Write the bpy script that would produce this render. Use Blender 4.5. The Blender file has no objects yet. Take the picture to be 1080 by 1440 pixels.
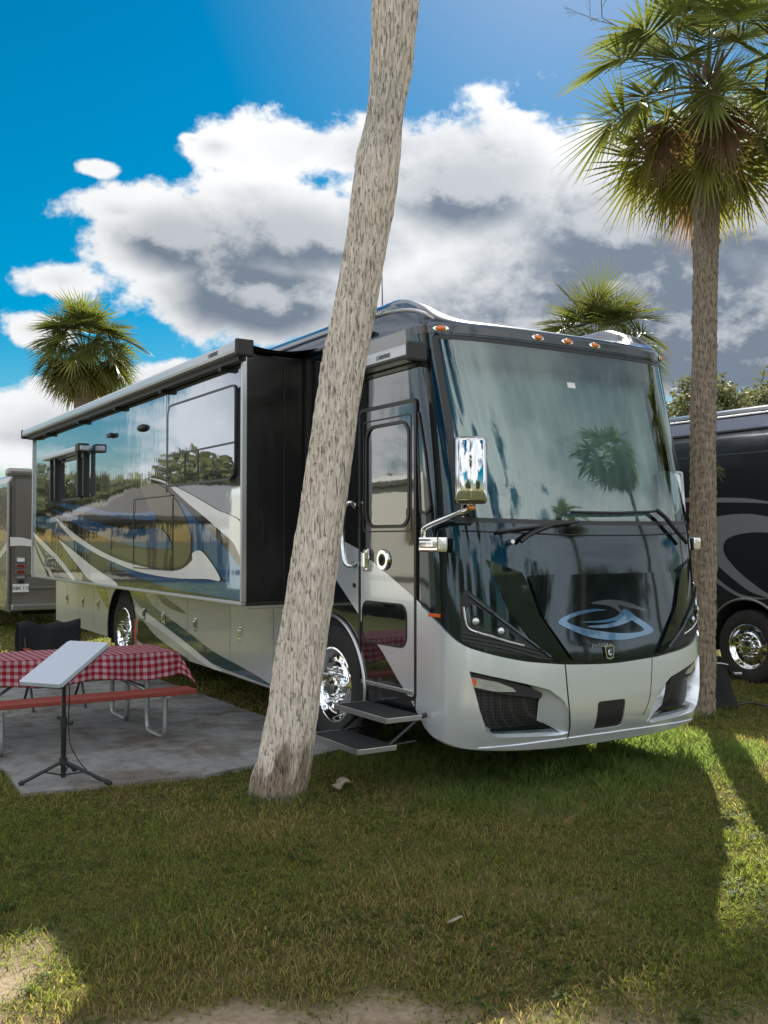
import bpy, bmesh, math, random
import numpy as np
from mathutils import Vector, Matrix, geometry
random.seed(7); RNG = np.random.default_rng(7)
D = bpy.data; scene = bpy.context.scene; COL = scene.collection
R = math.radians

# ------------------------------------------------------------------ bookkeeping
def tag(o, label=None, cat=None, group=None, kind=None):
    if label: o['label'] = label
    if cat: o['category'] = cat
    if group: o['group'] = group
    if kind: o['kind'] = kind
    return o
def link(o, parent=None):
    COL.objects.link(o)
    if parent is not None: o.parent = parent
    return o
def empty(name, loc=(0, 0, 0), rz=0.0, parent=None):
    o = D.objects.new(name, None); o.location = loc; o.rotation_euler = (0, 0, rz); o.empty_display_size = .2
    return link(o, parent)
def copy_tree(o, parent=None):
    c = o.copy(); COL.objects.link(c); c.parent = parent
    for ch in o.children: copy_tree(ch, c)
    return c

class MB:
    """collects shapes into one mesh"""
    def __init__(s): s.v = []; s.f = []; s.m = []; s.n = {}; s.sm = []
    def add(s, verts, faces, mi=0, smooth=False, normals=None):
        b = len(s.v); s.v += [tuple(map(float, p)) for p in verts]
        for f in faces: s.f.append(tuple(i + b for i in f)); s.m.append(mi); s.sm.append(smooth)
        if normals is not None:
            for i, n in enumerate(normals): s.n[b + i] = n
        return s
    def box(s, c, d, rot=None, mi=0, bev=0.0):
        bm = bmesh.new(); bmesh.ops.create_cube(bm, size=1)
        bmesh.ops.scale(bm, vec=d, verts=bm.verts)
        if bev: bmesh.ops.bevel(bm, geom=bm.edges[:], offset=bev, segments=2, profile=.6, affect='EDGES')
        if rot is not None: bmesh.ops.transform(bm, matrix=rot.to_4x4(), verts=bm.verts)
        bmesh.ops.translate(bm, vec=c, verts=bm.verts)
        s.bm(bm, mi, smooth=False); return s
    def bm(s, bm, mi=0, smooth=True):
        bm.verts.index_update()
        s.add([v.co for v in bm.verts], [[v.index for v in f.verts] for f in bm.faces], mi, smooth); bm.free()
    def tube(s, pts, r, seg=10, mi=0, cap=True, flat=1.0):
        pts = [Vector(p) for p in pts]; n = len(pts)
        rs = r if isinstance(r, (list, tuple)) else [r] * n
        V = []; F = []
        up = Vector((0, 0, 1)); prev = None
        for i, p in enumerate(pts):
            t = (pts[min(i + 1, n - 1)] - pts[max(i - 1, 0)]).normalized()
            if prev is None:
                a = t.cross(up)
                if a.length < .05: a = t.cross(Vector((1, 0, 0)))
                a.normalize()
            else:
                a = (prev - t * prev.dot(t)).normalized()
            prev = a; b = t.cross(a)
            for k in range(seg):
                q = 2 * math.pi * k / seg
                V.append(p + a * math.cos(q) * rs[i] + b * math.sin(q) * rs[i] * flat)
        for i in range(n - 1):
            for k in range(seg):
                k2 = (k + 1) % seg
                F.append((i * seg + k, i * seg + k2, (i + 1) * seg + k2, (i + 1) * seg + k))
        if cap:
            F.append(tuple(range(seg))[::-1]); F.append(tuple((n - 1) * seg + k for k in range(seg)))
        s.add(V, F, mi, True); return s
    def lathe(s, prof, c, axis='x', seg=40, mi=0):
        V = []; F = []; n = len(prof)
        for (r, h) in prof:
            for k in range(seg):
                q = 2 * math.pi * k / seg; a, b = r * math.cos(q), r * math.sin(q)
                p = {'x': (h, a, b), 'y': (a, h, b), 'z': (a, b, h)}[axis]
                V.append((p[0] + c[0], p[1] + c[1], p[2] + c[2]))
        for i in range(n - 1):
            for k in range(seg):
                k2 = (k + 1) % seg; F.append((i * seg + k, i * seg + k2, (i + 1) * seg + k2, (i + 1) * seg + k))
        s.add(V, F, mi, True); return s
    def build(s, name, mats, parent=None, auto=38, loc=None):
        me = D.meshes.new(name); me.from_pydata(s.v, [], s.f); me.update()
        if not isinstance(mats, (list, tuple)): mats = [mats]
        for m in mats: me.materials.append(m)
        me.polygons.foreach_set('material_index', s.m); me.polygons.foreach_set('use_smooth', s.sm)
        if not s.n and any(s.sm): 
            try: me.set_sharp_from_angle(angle=R(auto))
            except Exception: pass
        if s.n:
            vn = [Vector(v.normal) for v in me.vertices]
            sharp = []
            arr = []
            pn = [p.normal.copy() for p in me.polygons]
            for p in me.polygons:
                for li in p.loop_indices:
                    vi = me.loops[li].vertex_index
                    n = s.n.get(vi)
                    if n is None or not p.use_smooth: arr.append(pn[p.index]); continue
                    n = Vector(n)
                    arr.append(n if n.dot(pn[p.index]) > 0 else -n)
            me.normals_split_custom_set(arr)
        o = D.objects.new(name, me)
        if loc: o.location = loc
        return link(o, parent)

def split_build(mb, name, mats, parent=None, gap=.012):
    """one object per separate piece of the collected shapes"""
    n = len(mb.v); par = list(range(n))
    def fd(i):
        while par[i] != i: par[i] = par[par[i]]; i = par[i]
        return i
    for f in mb.f:
        for j in f[1:]: par[fd(j)] = fd(f[0])
    comp = {}
    for i in range(n): comp.setdefault(fd(i), []).append(i)
    cs = [[set(c), [min(mb.v[i][k] for i in c) for k in range(3)], [max(mb.v[i][k] for i in c) for k in range(3)]] for c in comp.values()]
    merged = True
    while merged:
        merged = False
        for a in range(len(cs)):
            for b in range(a + 1, len(cs)):
                if all(cs[a][1][k] - gap < cs[b][2][k] and cs[b][1][k] - gap < cs[a][2][k] for k in range(3)):
                    cs[a] = [cs[a][0] | cs[b][0], [min(x, y) for x, y in zip(cs[a][1], cs[b][1])], [max(x, y) for x, y in zip(cs[a][2], cs[b][2])]]; del cs[b]; merged = True; break
            if merged: break
    out = []
    for c, lo, hi in cs:
        idx = {i: j for j, i in enumerate(sorted(c))}; m2 = MB(); m2.v = [mb.v[i] for i in sorted(c)]
        for f, mi, sm in zip(mb.f, mb.m, mb.sm):
            if f[0] in idx: m2.f.append(tuple(idx[i] for i in f)); m2.m.append(mi); m2.sm.append(sm)
        out.append(m2.build(name, mats, parent))
    return out

def raw_mesh(name, V, F_quads=None, F_tris=None, mats=(), tint=None, smooth=False):
    me = D.meshes.new(name)
    V = np.asarray(V, np.float32); me.vertices.add(len(V)); me.vertices.foreach_set('co', V.ravel())
    q = np.zeros((0, 4), np.int32) if F_quads is None else np.asarray(F_quads, np.int32)
    t = np.zeros((0, 3), np.int32) if F_tris is None else np.asarray(F_tris, np.int32)
    L = np.concatenate([q.ravel(), t.ravel()]); me.loops.add(len(L)); me.loops.foreach_set('vertex_index', L)
    ls = np.concatenate([np.arange(len(q)) * 4, len(q) * 4 + np.arange(len(t)) * 3]).astype(np.int32)
    me.polygons.add(len(ls)); me.polygons.foreach_set('loop_start', ls)
    if smooth: me.polygons.foreach_set('use_smooth', np.ones(len(ls), bool))
    me.update(calc_edges=True)
    if tint is not None:
        a = me.color_attributes.new('tint', 'FLOAT_COLOR', 'POINT')
        c = np.ones((len(V), 4), np.float32); c[:, :tint.shape[1]] = tint; a.data.foreach_set('color', c.ravel())
    for m in mats: me.materials.append(m)
    return me

# ------------------------------------------------------------------ noise in numpy
def _h(ix, iy, s):
    n = (ix * 374761393 + iy * 668265263 + s * 974634777) & 0xffffffff
    n = ((n ^ (n >> 13)) * 1274126177) & 0xffffffff
    return ((n ^ (n >> 16)) & 0xffffff) / float(0xffffff)
def vnoise(x, y, s=0):
    x = np.asarray(x, float); y = np.asarray(y, float)
    ix = np.floor(x).astype(np.int64); iy = np.floor(y).astype(np.int64); fx = x - ix; fy = y - iy
    fx = fx * fx * (3 - 2 * fx); fy = fy * fy * (3 - 2 * fy)
    return (_h(ix, iy, s) * (1 - fx) + _h(ix + 1, iy, s) * fx) * (1 - fy) + (_h(ix, iy + 1, s) * (1 - fx) + _h(ix + 1, iy + 1, s) * fx) * fy
def fbm(x, y, s=0, o=4):
    t = 0; a = .5; w = 0
    for i in range(o): t = t + a * vnoise(x * 2 ** i, y * 2 ** i, s + i * 17); w += a; a *= .5
    return t / w
def sstep(a, b, x): t = np.clip((x - a) / (b - a), 0, 1); return t * t * (3 - 2 * t)

# ------------------------------------------------------------------ materials
def newmat(name):
    m = D.materials.new(name); m.use_nodes = True; nt = m.node_tree
    return m, nt, nt.nodes, nt.links, nt.nodes['Principled BSDF']
def mat(name, col, rough=.5, metal=0, coat=0, ior=1.5, var=0.0, vscale=6, bump=0.0, bscale=20, dist=.01, stretch=(1, 1, 1), col2=None, spec=None, croughness=.02, emit=None, rvar=0):
    m, nt, N, L, b = newmat(name)
    b.inputs['Base Color'].default_value = (*col, 1); b.inputs['Roughness'].default_value = rough
    b.inputs['Metallic'].default_value = metal; b.inputs['Coat Weight'].default_value = coat
    b.inputs['Coat Roughness'].default_value = croughness; b.inputs['IOR'].default_value = ior
    if spec is not None: b.inputs['Specular IOR Level'].default_value = spec
    if emit: b.inputs['Emission Color'].default_value = (*emit[0], 1); b.inputs['Emission Strength'].default_value = emit[1]
    if var or bump or col2 or rvar:
        tc = N.new('ShaderNodeTexCoord'); mp = N.new('ShaderNodeMapping'); mp.inputs['Scale'].default_value = stretch
        L.new(tc.outputs['Object'], mp.inputs[0])
    if var or col2 or rvar:
        n = N.new('ShaderNodeTexNoise'); n.inputs['Scale'].default_value = vscale; n.inputs['Detail'].default_value = 6; n.inputs['Roughness'].default_value = .6
        L.new(mp.outputs[0], n.inputs['Vector'])
        if var or col2:
            cr = N.new('ShaderNodeValToRGB'); e = cr.color_ramp.elements
            c2 = col2 or tuple(min(1, c * (1 + var)) for c in col); c1 = col if col2 else tuple(c * (1 - var) for c in col)
            e[0].position = .35; e[1].position = .65; e[0].color = (*c1, 1); e[1].color = (*c2, 1)
            L.new(n.outputs[0], cr.inputs[0]); L.new(cr.outputs[0], b.inputs['Base Color'])
        if rvar:
            mr = N.new('ShaderNodeMapRange'); mr.inputs['To Min'].default_value = rough; mr.inputs['To Max'].default_value = rough + rvar
            mr.inputs['From Min'].default_value = .35; mr.inputs['From Max'].default_value = .7
            L.new(n.outputs[0], mr.inputs[0]); L.new(mr.outputs[0], b.inputs['Roughness'])
    if bump:
        n2 = N.new('ShaderNodeTexNoise'); n2.inputs['Scale'].default_value = bscale; n2.inputs['Detail'].default_value = 4
        L.new(mp.outputs[0], n2.inputs['Vector'])
        bp = N.new('ShaderNodeBump'); bp.inputs['Strength'].default_value = bump; bp.inputs['Distance'].default_value = dist
        L.new(n2.outputs[0], bp.inputs['Height']); L.new(bp.outputs[0], b.inputs['Normal'])
        if coat: L.new(bp.outputs[0], b.inputs['Coat Normal'])
    return m
M = {}
wave = dict(bump=.35, bscale=1.1, dist=.010, stretch=(1, 1, .45))
M['black'] = mat('black_paint', (.006, .008, .010), .06, 0, 1, 1.9, **wave)
M['capblack'] = mat('front_cap_paint', (.006, .009, .011), .05, 0, 1, 1.45, bump=.2, bscale=1.5, dist=.006)
b_ = M['capblack'].node_tree.nodes['Principled BSDF']; b_.inputs['Coat Weight'].default_value = .0; b_.inputs['IOR'].default_value = 1.85; b_.inputs['Specular Tint'].default_value = (.52, .66, .74, 1)
M['endwall'] = mat('slide_end_wall', (.010, .010, .010), .28, 0, .15, 1.4, bump=.2, bscale=2, dist=.01)
M['visor'] = mat('visor_fabric', (.10, .12, .12), .8)
M['header'] = mat('header_panel_paint', (.035, .042, .05), .25, .3, .6, 1.6)
M['slide'] = mat('slide_panel_paint', (.40, .44, .50), .03, .9, .5, 1.7, **wave)
M['lowfield'] = mat('slide_lower_paint', (.10, .105, .10), .04, .75, .6, 1.6, **wave)
M['silver'] = mat('silver_paint', (.62, .63, .62), .22, .35, .6, 1.5, var=.03, vscale=2, bump=.1, bscale=1.2, dist=.006)
M['bumper'] = mat('bumper_paint', (.80, .84, .90), .22, .55, .9, 1.5)
M['cream'] = mat('cream_paint', (.56, .56, .53), .20, .25, .55, 1.5, **wave)
M['white'] = mat('swoosh_white', (.82, .83, .83), .15, .1, 1, 1.5, **wave)
M['blue'] = mat('swoosh_blue', (.045, .16, .36), .05, .5, 1, 1.6, **wave)
M['teal'] = mat('swoosh_teal', (.02, .07, .11), .06, .2, 1, 1.6, **wave)
M['gold'] = mat('swoosh_gold', (.22, .19, .05), .06, .4, 1, 1.6, **wave)
M['olive'] = mat('swoosh_olive', (.12, .11, .06), .05, .5, 1, 1.6, **wave)
M['logoblue'] = mat('logo_blue', (.06, .17, .30), .1, .4, 1, 1.6)
M['logogrey'] = mat('logo_grey', (.10, .12, .13), .1, .4, 1, 1.6)
M['roof'] = mat('roof_shoulder_paint', (.035, .055, .095), .16, .25, .6, 1.6)
M['roofwhite'] = mat('roof_membrane', (.7, .7, .68), .5)
M['chrome'] = mat('chrome', (.86, .87, .88), .05, 1, bump=.05, bscale=6, dist=.01)
M['mirrorhead'] = mat('polished_mirror_shell', (.58, .59, .60), .03, 1)
M['alu'] = mat('aluminium_trim', (.50, .51, .53), .3, .9)
M['awning'] = mat('awning_housing', (.52, .55, .60), .3, .4, .3)
M['trim'] = mat('black_trim', (.012, .012, .013), .35)
M['plastic'] = mat('black_plastic', (.018, .018, .02), .5, bump=.2, bscale=120, dist=.001)
M['rubber'] = mat('rubber', (.018, .018, .018), .75, var=.25, vscale=9, bump=.2, bscale=60, dist=.002)
M['vent'] = mat('vent_black', (.012, .013, .014), .45)
M['under'] = mat('underbody', (.02, .02, .02), .9)
M['amber'] = mat('amber_lens', (.75, .20, .02), .15, 0, 1)
M['orange'] = mat('orange_reflector', (.8, .12, .02), .2, 0, .6)
M['red'] = mat('red_lens', (.30, .012, .012), .12, 0, 1)
M['lens'] = mat('clear_lens', (.65, .68, .70), .08, .6, 1)
M['paper'] = mat('sticker', (.75, .78, .76), .5)
M['concrete'] = mat('concrete', (.20, .195, .185), .9, var=.28, vscale=1.7, bump=.5, bscale=70, dist=.004)
M['galv'] = mat('galvanised_pipe', (.42, .45, .47), .38, .75, var=.15, vscale=30)
M['redwood'] = mat('red_painted_plank', (.27, .048, .03), .45, var=.15, vscale=9, stretch=(1, 8, 8), bump=.2, bscale=40, dist=.002)
M['dish'] = mat('dish_white', (.50, .55, .64), .35, spec=.4)
M['blackmetal'] = mat('black_powder_coat', (.016, .017, .018), .35, .2)
M['cloth'] = mat('black_cloth', (.012, .013, .014), .9, bump=.4, bscale=200, dist=.001)
M['stick'] = mat('orange_stake', (.8, .13, .02), .5)
M['stepgrip'] = mat('step_tread', (.014, .015, .016), .7, bump=.5, bscale=150, dist=.003)
M['curtain'] = mat('windscreen_shade', (.60, .70, .67), .8, var=.12, vscale=3, stretch=(1, 1, .15))
M['dash'] = mat('dashboard', (.03, .04, .04), .6)
M['plush'] = mat('plush_white', (.75, .74, .72), .95, bump=.6, bscale=90, dist=.006)
M['wood'] = mat('dead_wood', (.28, .23, .18), .9, var=.3, vscale=40)
M['grille'] = None

def glass_mat(name, refl, tint, rough=.01, tr=(.5, .6, .6), wavy=.06):
    m, nt, N, L, b = newmat(name); N.remove(b); out = N['Material Output']
    g = N.new('ShaderNodeBsdfGlossy'); g.inputs[0].default_value = (*tint, 1); g.inputs['Roughness'].default_value = rough
    t = N.new('ShaderNodeBsdfTransparent'); t.inputs[0].default_value = (*tr, 1)
    fr = N.new('ShaderNodeFresnel'); fr.inputs[0].default_value = 1.6
    ad = N.new('ShaderNodeMath'); ad.operation = 'ADD'; ad.inputs[1].default_value = refl; ad.use_clamp = True
    mx = N.new('ShaderNodeMixShader'); L.new(fr.outputs[0], ad.inputs[0]); L.new(ad.outputs[0], mx.inputs[0])
    L.new(t.outputs[0], mx.inputs[1]); L.new(g.outputs[0], mx.inputs[2]); L.new(mx.outputs[0], out.inputs[0])
    tc = N.new('ShaderNodeTexCoord'); n = N.new('ShaderNodeTexNoise'); n.inputs['Scale'].default_value = 1.3
    bp = N.new('ShaderNodeBump'); bp.inputs['Strength'].default_value = wavy; bp.inputs['Distance'].default_value = .01
    L.new(tc.outputs['Object'], n.inputs['Vector']); L.new(n.outputs[0], bp.inputs['Height']); L.new(bp.outputs[0], g.inputs['Normal'])
    return m
M['windshield'] = glass_mat('windshield_glass', .13, (.80, .92, .90))
M['winglass'] = mat('tinted_window', (.012, .016, .018), .02, .0, 1, 2.3, bump=.25, bscale=1.5, dist=.006)
M['slideglass'] = mat('slide_window_glass', (.40, .44, .50), .015, .92, .5, 1.8, bump=.25, bscale=1.2, dist=.006)

def mesh_grille():
    m, nt, N, L, b = newmat('honeycomb_grille'); b.inputs['Roughness'].default_value = .5
    tc = N.new('ShaderNodeTexCoord'); v = N.new('ShaderNodeTexVoronoi'); v.inputs['Scale'].default_value = 42; v.feature = 'DISTANCE_TO_EDGE'
    v.inputs['Randomness'].default_value = .1
    cr = N.new('ShaderNodeValToRGB'); cr.color_ramp.elements[0].position = .03; cr.color_ramp.elements[1].position = .12
    cr.color_ramp.elements[0].color = (.035, .035, .036, 1); cr.color_ramp.elements[1].color = (.004, .004, .004, 1)
    bp = N.new('ShaderNodeBump'); bp.inputs['Strength'].default_value = .8; bp.invert = True
    L.new(tc.outputs['Object'], v.inputs['Vector']); L.new(v.outputs[0], cr.inputs[0]); L.new(cr.outputs[0], b.inputs['Base Color'])
    L.new(v.outputs[0], bp.inputs['Height']); L.new(bp.outputs[0], b.inputs['Normal'])
    return m
M['grille'] = mesh_grille()

def tint_mat(name, rough=.6, transl=0.0, spec=.3, tval=1.7):
    m, nt, N, L, b = newmat(name); out = N['Material Output']
    a = N.new('ShaderNodeAttribute'); a.attribute_name = 'tint'
    b.inputs['Roughness'].default_value = rough; b.inputs['Specular IOR Level'].default_value = spec
    src = a.outputs['Color']
    L.new(src, b.inputs['Base Color'])
    if transl:
        t = N.new('ShaderNodeBsdfTranslucent'); mx = N.new('ShaderNodeMixShader'); mx.inputs[0].default_value = transl
        hs = N.new('ShaderNodeHueSaturation'); hs.inputs['Value'].default_value = tval; hs.inputs['Saturation'].default_value = 1.1; hs.inputs['Hue'].default_value = .485
        L.new(src, hs.inputs['Color']); L.new(hs.outputs[0], t.inputs[0])
        L.new(b.outputs[0], mx.inputs[1]); L.new(t.outputs[0], mx.inputs[2]); L.new(mx.outputs[0], out.inputs[0])
    return m
M['grass'] = tint_mat('grass_blades', .6, .55, .25, 2.5)
M['frond'] = tint_mat('palm_leaf', .38, .42, .5)
M['leaf'] = tint_mat('tree_leaf', .55, .35, .3)

def bark_mat(name, base, dark, spots, scale=1.0, lich=.5, twotone=None):
    m, nt, N, L, b = newmat(name); b.inputs['Roughness'].default_value = .92; b.inputs['Specular IOR Level'].default_value = .15
    tc = N.new('ShaderNodeTexCoord')
    def noise(sc, st, det=6, rough=.6):
        mp = N.new('ShaderNodeMapping'); mp.inputs['Scale'].default_value = st; L.new(tc.outputs['Object'], mp.inputs[0])
        n = N.new('ShaderNodeTexNoise'); n.inputs['Scale'].default_value = sc * scale; n.inputs['Detail'].default_value = det; n.inputs['Roughness'].default_value = rough
        L.new(mp.outputs[0], n.inputs['Vector']); return n.outputs[0]
    def ramp(x, p0, p1, c0, c1):
        r = N.new('ShaderNodeValToRGB'); e = r.color_ramp.elements; e[0].position = p0; e[1].position = p1; e[0].color = (*c0, 1); e[1].color = (*c1, 1)
        L.new(x, r.inputs[0]); return r.outputs[0]
    def mix(f, a, c, mode='MIX'):
        x = N.new('ShaderNodeMix'); x.data_type = 'RGBA'; x.blend_type = mode
        if isinstance(f, float): x.inputs[0].default_value = f
        else: L.new(f, x.inputs[0])
        L.new(a, x.inputs[6]); L.new(c, x.inputs[7]) if not isinstance(c, tuple) else setattr(x.inputs[7], 'default_value', (*c, 1))
        return x.outputs[2]
    fib = noise(38, (1, 1, .11), 8, .65); big = noise(4, (1, 1, .5)); sp = noise(21, (1, 1, .6), 5); fine = noise(120, (1, 1, .5), 4)
    crk = noise(75, (1, 1, .12), 5, .62)
    c = ramp(fib, .36, .62, tuple(x * .72 for x in base), tuple(min(1, x * 1.15) for x in base))
    c = mix(ramp(big, .45, .7, (0, 0, 0), (.5, .5, .5)), c, tuple(x * y for x, y in zip(base, (1.02, .93, .85))))
    c = mix(ramp(crk, .33, .42, (.62, .62, .62), (0, 0, 0)), c, dark)
    c = mix(ramp(sp, .60, .68, (0, 0, 0), (lich, lich, lich)), c, spots)
    at = N.new('ShaderNodeAttribute'); at.attribute_name = 'tint'
    c = mix(1.0, c, at.outputs['Color'], 'MULTIPLY')
    L.new(c, b.inputs['Base Color'])
    ad = N.new('ShaderNodeMath'); ad.operation = 'MULTIPLY_ADD'; ad.inputs[1].default_value = .35; L.new(fine, ad.inputs[0]); L.new(fib, ad.inputs[2])
    ad2 = N.new('ShaderNodeMath'); ad2.operation = 'ADD'; L.new(ad.outputs[0], ad2.inputs[0])
    mr = N.new('ShaderNodeMapRange'); mr.inputs['From Min'].default_value = .34; mr.inputs['From Max'].default_value = .44; L.new(crk, mr.inputs[0]); L.new(mr.outputs[0], ad2.inputs[1])
    bp = N.new('ShaderNodeBump'); bp.inputs['Strength'].default_value = 1.0; bp.inputs['Distance'].default_value = .016
    L.new(ad2.outputs[0], bp.inputs['Height']); L.new(bp.outputs[0], b.inputs['Normal'])
    return m
M['bark_pale'] = bark_mat('pale_palm_bark', (.80, .70, .61), (.22, .18, .15), (.18, .185, .17), 1.25, .75)
M['bark_brown'] = bark_mat('brown_palm_bark', (.34, .275, .215), (.09, .065, .045), (.34, .32, .28), 1.3, .35)
M['rootm'] = mat('root_fibres', (.13, .105, .08), .95, var=.3, vscale=30)
M['bark_tree'] = mat('tree_bark', (.09, .07, .055), .9, var=.3, vscale=12)

# ------------------------------------------------------------------ site frame: x across the coach (v), y rearwards (u)
H_CAM = 1.82; ANG = R(31.9); CO = (.343, 7.4)
ca, sa = math.cos(ANG), math.sin(ANG)
def L2W(v, u, z=0.0): return Vector((CO[0] + ca * v - sa * u, CO[1] + sa * v + ca * u, z))
W = 2.6
ZK = [0.25, .35, .5, .9, 1.3, 1.8, 2.2, 2.6, 3.3, 3.5]
UF = [-.40, -.50, -.56, -.56, -.53, -.49, -.41, -.31, -.10, -.05]
UJ = [.10, .10, .10, .10, .12, .16, .20, .24, .32, .34]
NEX = 3.45
_th = np.linspace(0, math.pi, 6001)
_v = -np.sign(np.cos(_th)) * np.abs(np.cos(_th)) ** (2 / NEX); _w = np.abs(np.sin(_th)) ** (2 / NEX)
_a = np.concatenate([[0], np.cumsum(np.hypot(np.diff(_v * 1.3), np.diff(_w * .6)))]); _a = _a / _a[-1] * 2 - 1
def smooth_interp(z, K, Vv):
    # averaged linear interpolation keeps the reflection free of kinks
    return sum(np.interp(z + d, K, Vv) for d in (-.12, -.06, 0, .06, .12)) / 5
def cap0(t, z):
    vv = float(np.interp(t, _a, _v)); ww = float(np.interp(t, _a, _w))
    uf = float(smooth_interp(z, ZK, UF)); uj = float(smooth_interp(z, ZK, UJ))
    return Vector((1.3 + 1.3 * vv, uj - (uj - uf) * ww, z))
def cap(t, z, off=0.0):
    p = cap0(t, z); e = .012
    a = cap0(min(t + e, 1), z) - cap0(max(t - e, -1), z); b = cap0(t, z + .02) - cap0(t, z - .02)
    n = a.cross(b).normalized()
    if t <= -.999: n = Vector((-1, 0, 0))
    if t >= .999: n = Vector((1, 0, 0))
    return p + n * off, n
def sideL(v0, sgn=-1):
    def f(u, z, off=0.0): return Vector((v0 + sgn * off, u, z)), Vector((sgn, 0, 0))
    return f

def inpoly(pt, poly):
    x, y = pt; c = False; n = len(poly); j = n - 1
    for i in range(n):
        xi, yi = poly[i]; xj, yj = poly[j]
        if (yi > y) != (yj > y) and x < (xj - xi) * (y - yi) / (yj - yi) + xi: c = not c
        j = i
    return c
def dens(poly, step):
    out = []
    for i, p in enumerate(poly):
        q = poly[(i + 1) % len(poly)]; d = math.hypot(q[0] - p[0], q[1] - p[1]); k = max(1, int(math.ceil(d / step)))
        for j in range(k): out.append((p[0] + (q[0] - p[0]) * j / k, p[1] + (q[1] - p[1]) * j / k))
    return out
def catmull(pts, k=6, closed=True):
    n = len(pts); out = []
    rng = range(n) if closed else range(n - 1)
    for i in rng:
        g = (lambda j: pts[j % n]) if closed else (lambda j: pts[max(0, min(n - 1, j))])
        p0, p1, p2, p3 = g(i - 1), g(i), g(i + 1), g(i + 2)
        for j in range(k):
            t = j / k
            out.append(tuple(.5 * ((2 * b) + (-a + c) * t + (2 * a - 5 * b + 4 * c - d) * t * t + (-a + 3 * b - 3 * c + d) * t ** 3) for a, b, c, d in zip(p0, p1, p2, p3)))
    if not closed: out.append(tuple(pts[-1]))
    return out
def rrect(x0, x1, y0, y1, r, k=6):
    out = []
    for cx, cy, a0 in ((x1 - r, y1 - r, 0), (x0 + r, y1 - r, 90), (x0 + r, y0 + r, 180), (x1 - r, y0 + r, 270)):
        for i in range(k + 1):
            a = R(a0 + 90 * i / k); out.append((cx + r * math.cos(a), cy + r * math.sin(a)))
    return out
def roundpoly(poly, r, k=5):
    out = []; n = len(poly)
    for i in range(n):
        p0, p, p1 = Vector(poly[i - 1]), Vector(poly[i]), Vector(poly[(i + 1) % n])
        a = (p0 - p); b = (p1 - p); rr = min(r, a.length * .45, b.length * .45)
        A = p + a.normalized() * rr; B = p + b.normalized() * rr
        for j in range(k + 1):
            t = j / k; q = A * (1 - t) ** 2 + p * 2 * t * (1 - t) + B * t * t; out.append((q.x, q.y))
    return out
def patch(mb, fn, outer, holes=(), step=.12, off=0.0, depth=0.0, mi=0, rim_mi=None, gx=None):
    """triangulated 2D region with holes, mapped to 3D through fn(a, b, off) with exact normals; depth adds an inward rim"""
    loops = [dens(outer, step)] + [dens(h, step) for h in holes]
    pts = []; edges = []
    for lp in loops:
        b = len(pts); n = len(lp); pts += lp; edges += [(b + i, b + (i + 1) % n) for i in range(n)]
    xs = [p[0] for p in outer]; ys = [p[1] for p in outer]
    x = min(xs) + step * .5
    P0 = np.array(pts)
    sx = gx or step
    while x < max(xs):
        y = min(ys) + step * .5
        while y < max(ys):
            if inpoly((x, y), outer) and not any(inpoly((x, y), h) for h in holes) and np.min((P0[:, 0] - x) ** 2 + (P0[:, 1] - y) ** 2) > (.4 * min(step, sx)) ** 2: pts.append((x, y))
            y += step
        x += sx
    r = geometry.delaunay_2d_cdt([Vector(p) for p in pts], edges, [], 0, 1e-6)
    vs = [(v.x, v.y) for v in r[0]]; F = []
    for f in r[2]:
        c = (sum(vs[i][0] for i in f) / 3, sum(vs[i][1] for i in f) / 3)
        if inpoly(c, outer) and not any(inpoly(c, h) for h in holes): F.append(tuple(f))
    PN = [fn(a, b, off) for a, b in vs]
    # orientation
    if F:
        f = max(F[:200], key=lambda f: abs(geometry.area_tri(*[PN[i][0] for i in f])))
        a, b, c = [PN[i][0] for i in f]; n = (b - a).cross(c - a)
        if n.dot(PN[f[0]][1]) < 0: F = [tuple(reversed(f)) for f in F]
    mb.add([p for p, n in PN], F, mi, True, [n for p, n in PN])
    if depth:
        for lp in loops:
            n = len(lp); V = [fn(a, b, off)[0] for a, b in lp] + [fn(a, b, off - depth)[0] for a, b in lp]
            mb.add(V, [(i, (i + 1) % n, n + (i + 1) % n, n + i) for i in range(n)], mi if rim_mi is None else rim_mi, False)
    return mb
def ring(mb, fn, outer, inner, off, depth, mi=0, step=.1): return patch(mb, fn, outer, [inner], step, off, depth, mi)
def inset(poly, d):
    c = Vector((sum(p[0] for p in poly) / len(poly), sum(p[1] for p in poly) / len(poly))); out = []; n = len(poly)
    area = sum(poly[i][0] * poly[(i + 1) % n][1] - poly[(i + 1) % n][0] * poly[i][1] for i in range(n)); s = 1 if area > 0 else -1
    for i in range(n):
        a = Vector(poly[i - 1]); b = Vector(poly[i]); c2 = Vector(poly[(i + 1) % n])
        e1 = (b - a); e2 = (c2 - b)
        if e1.length < 1e-6: e1 = e2
        if e2.length < 1e-6: e2 = e1
        n1 = Vector((-e1.y, e1.x)).normalized() * s; n2 = Vector((-e2.y, e2.x)).normalized() * s
        nn = (n1 + n2); nn = nn.normalized() if nn.length > 1e-6 else n1
        k = d / max(.5, nn.dot(n1)); out.append((b.x + nn.x * k, b.y + nn.y * k))
    return out
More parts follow.
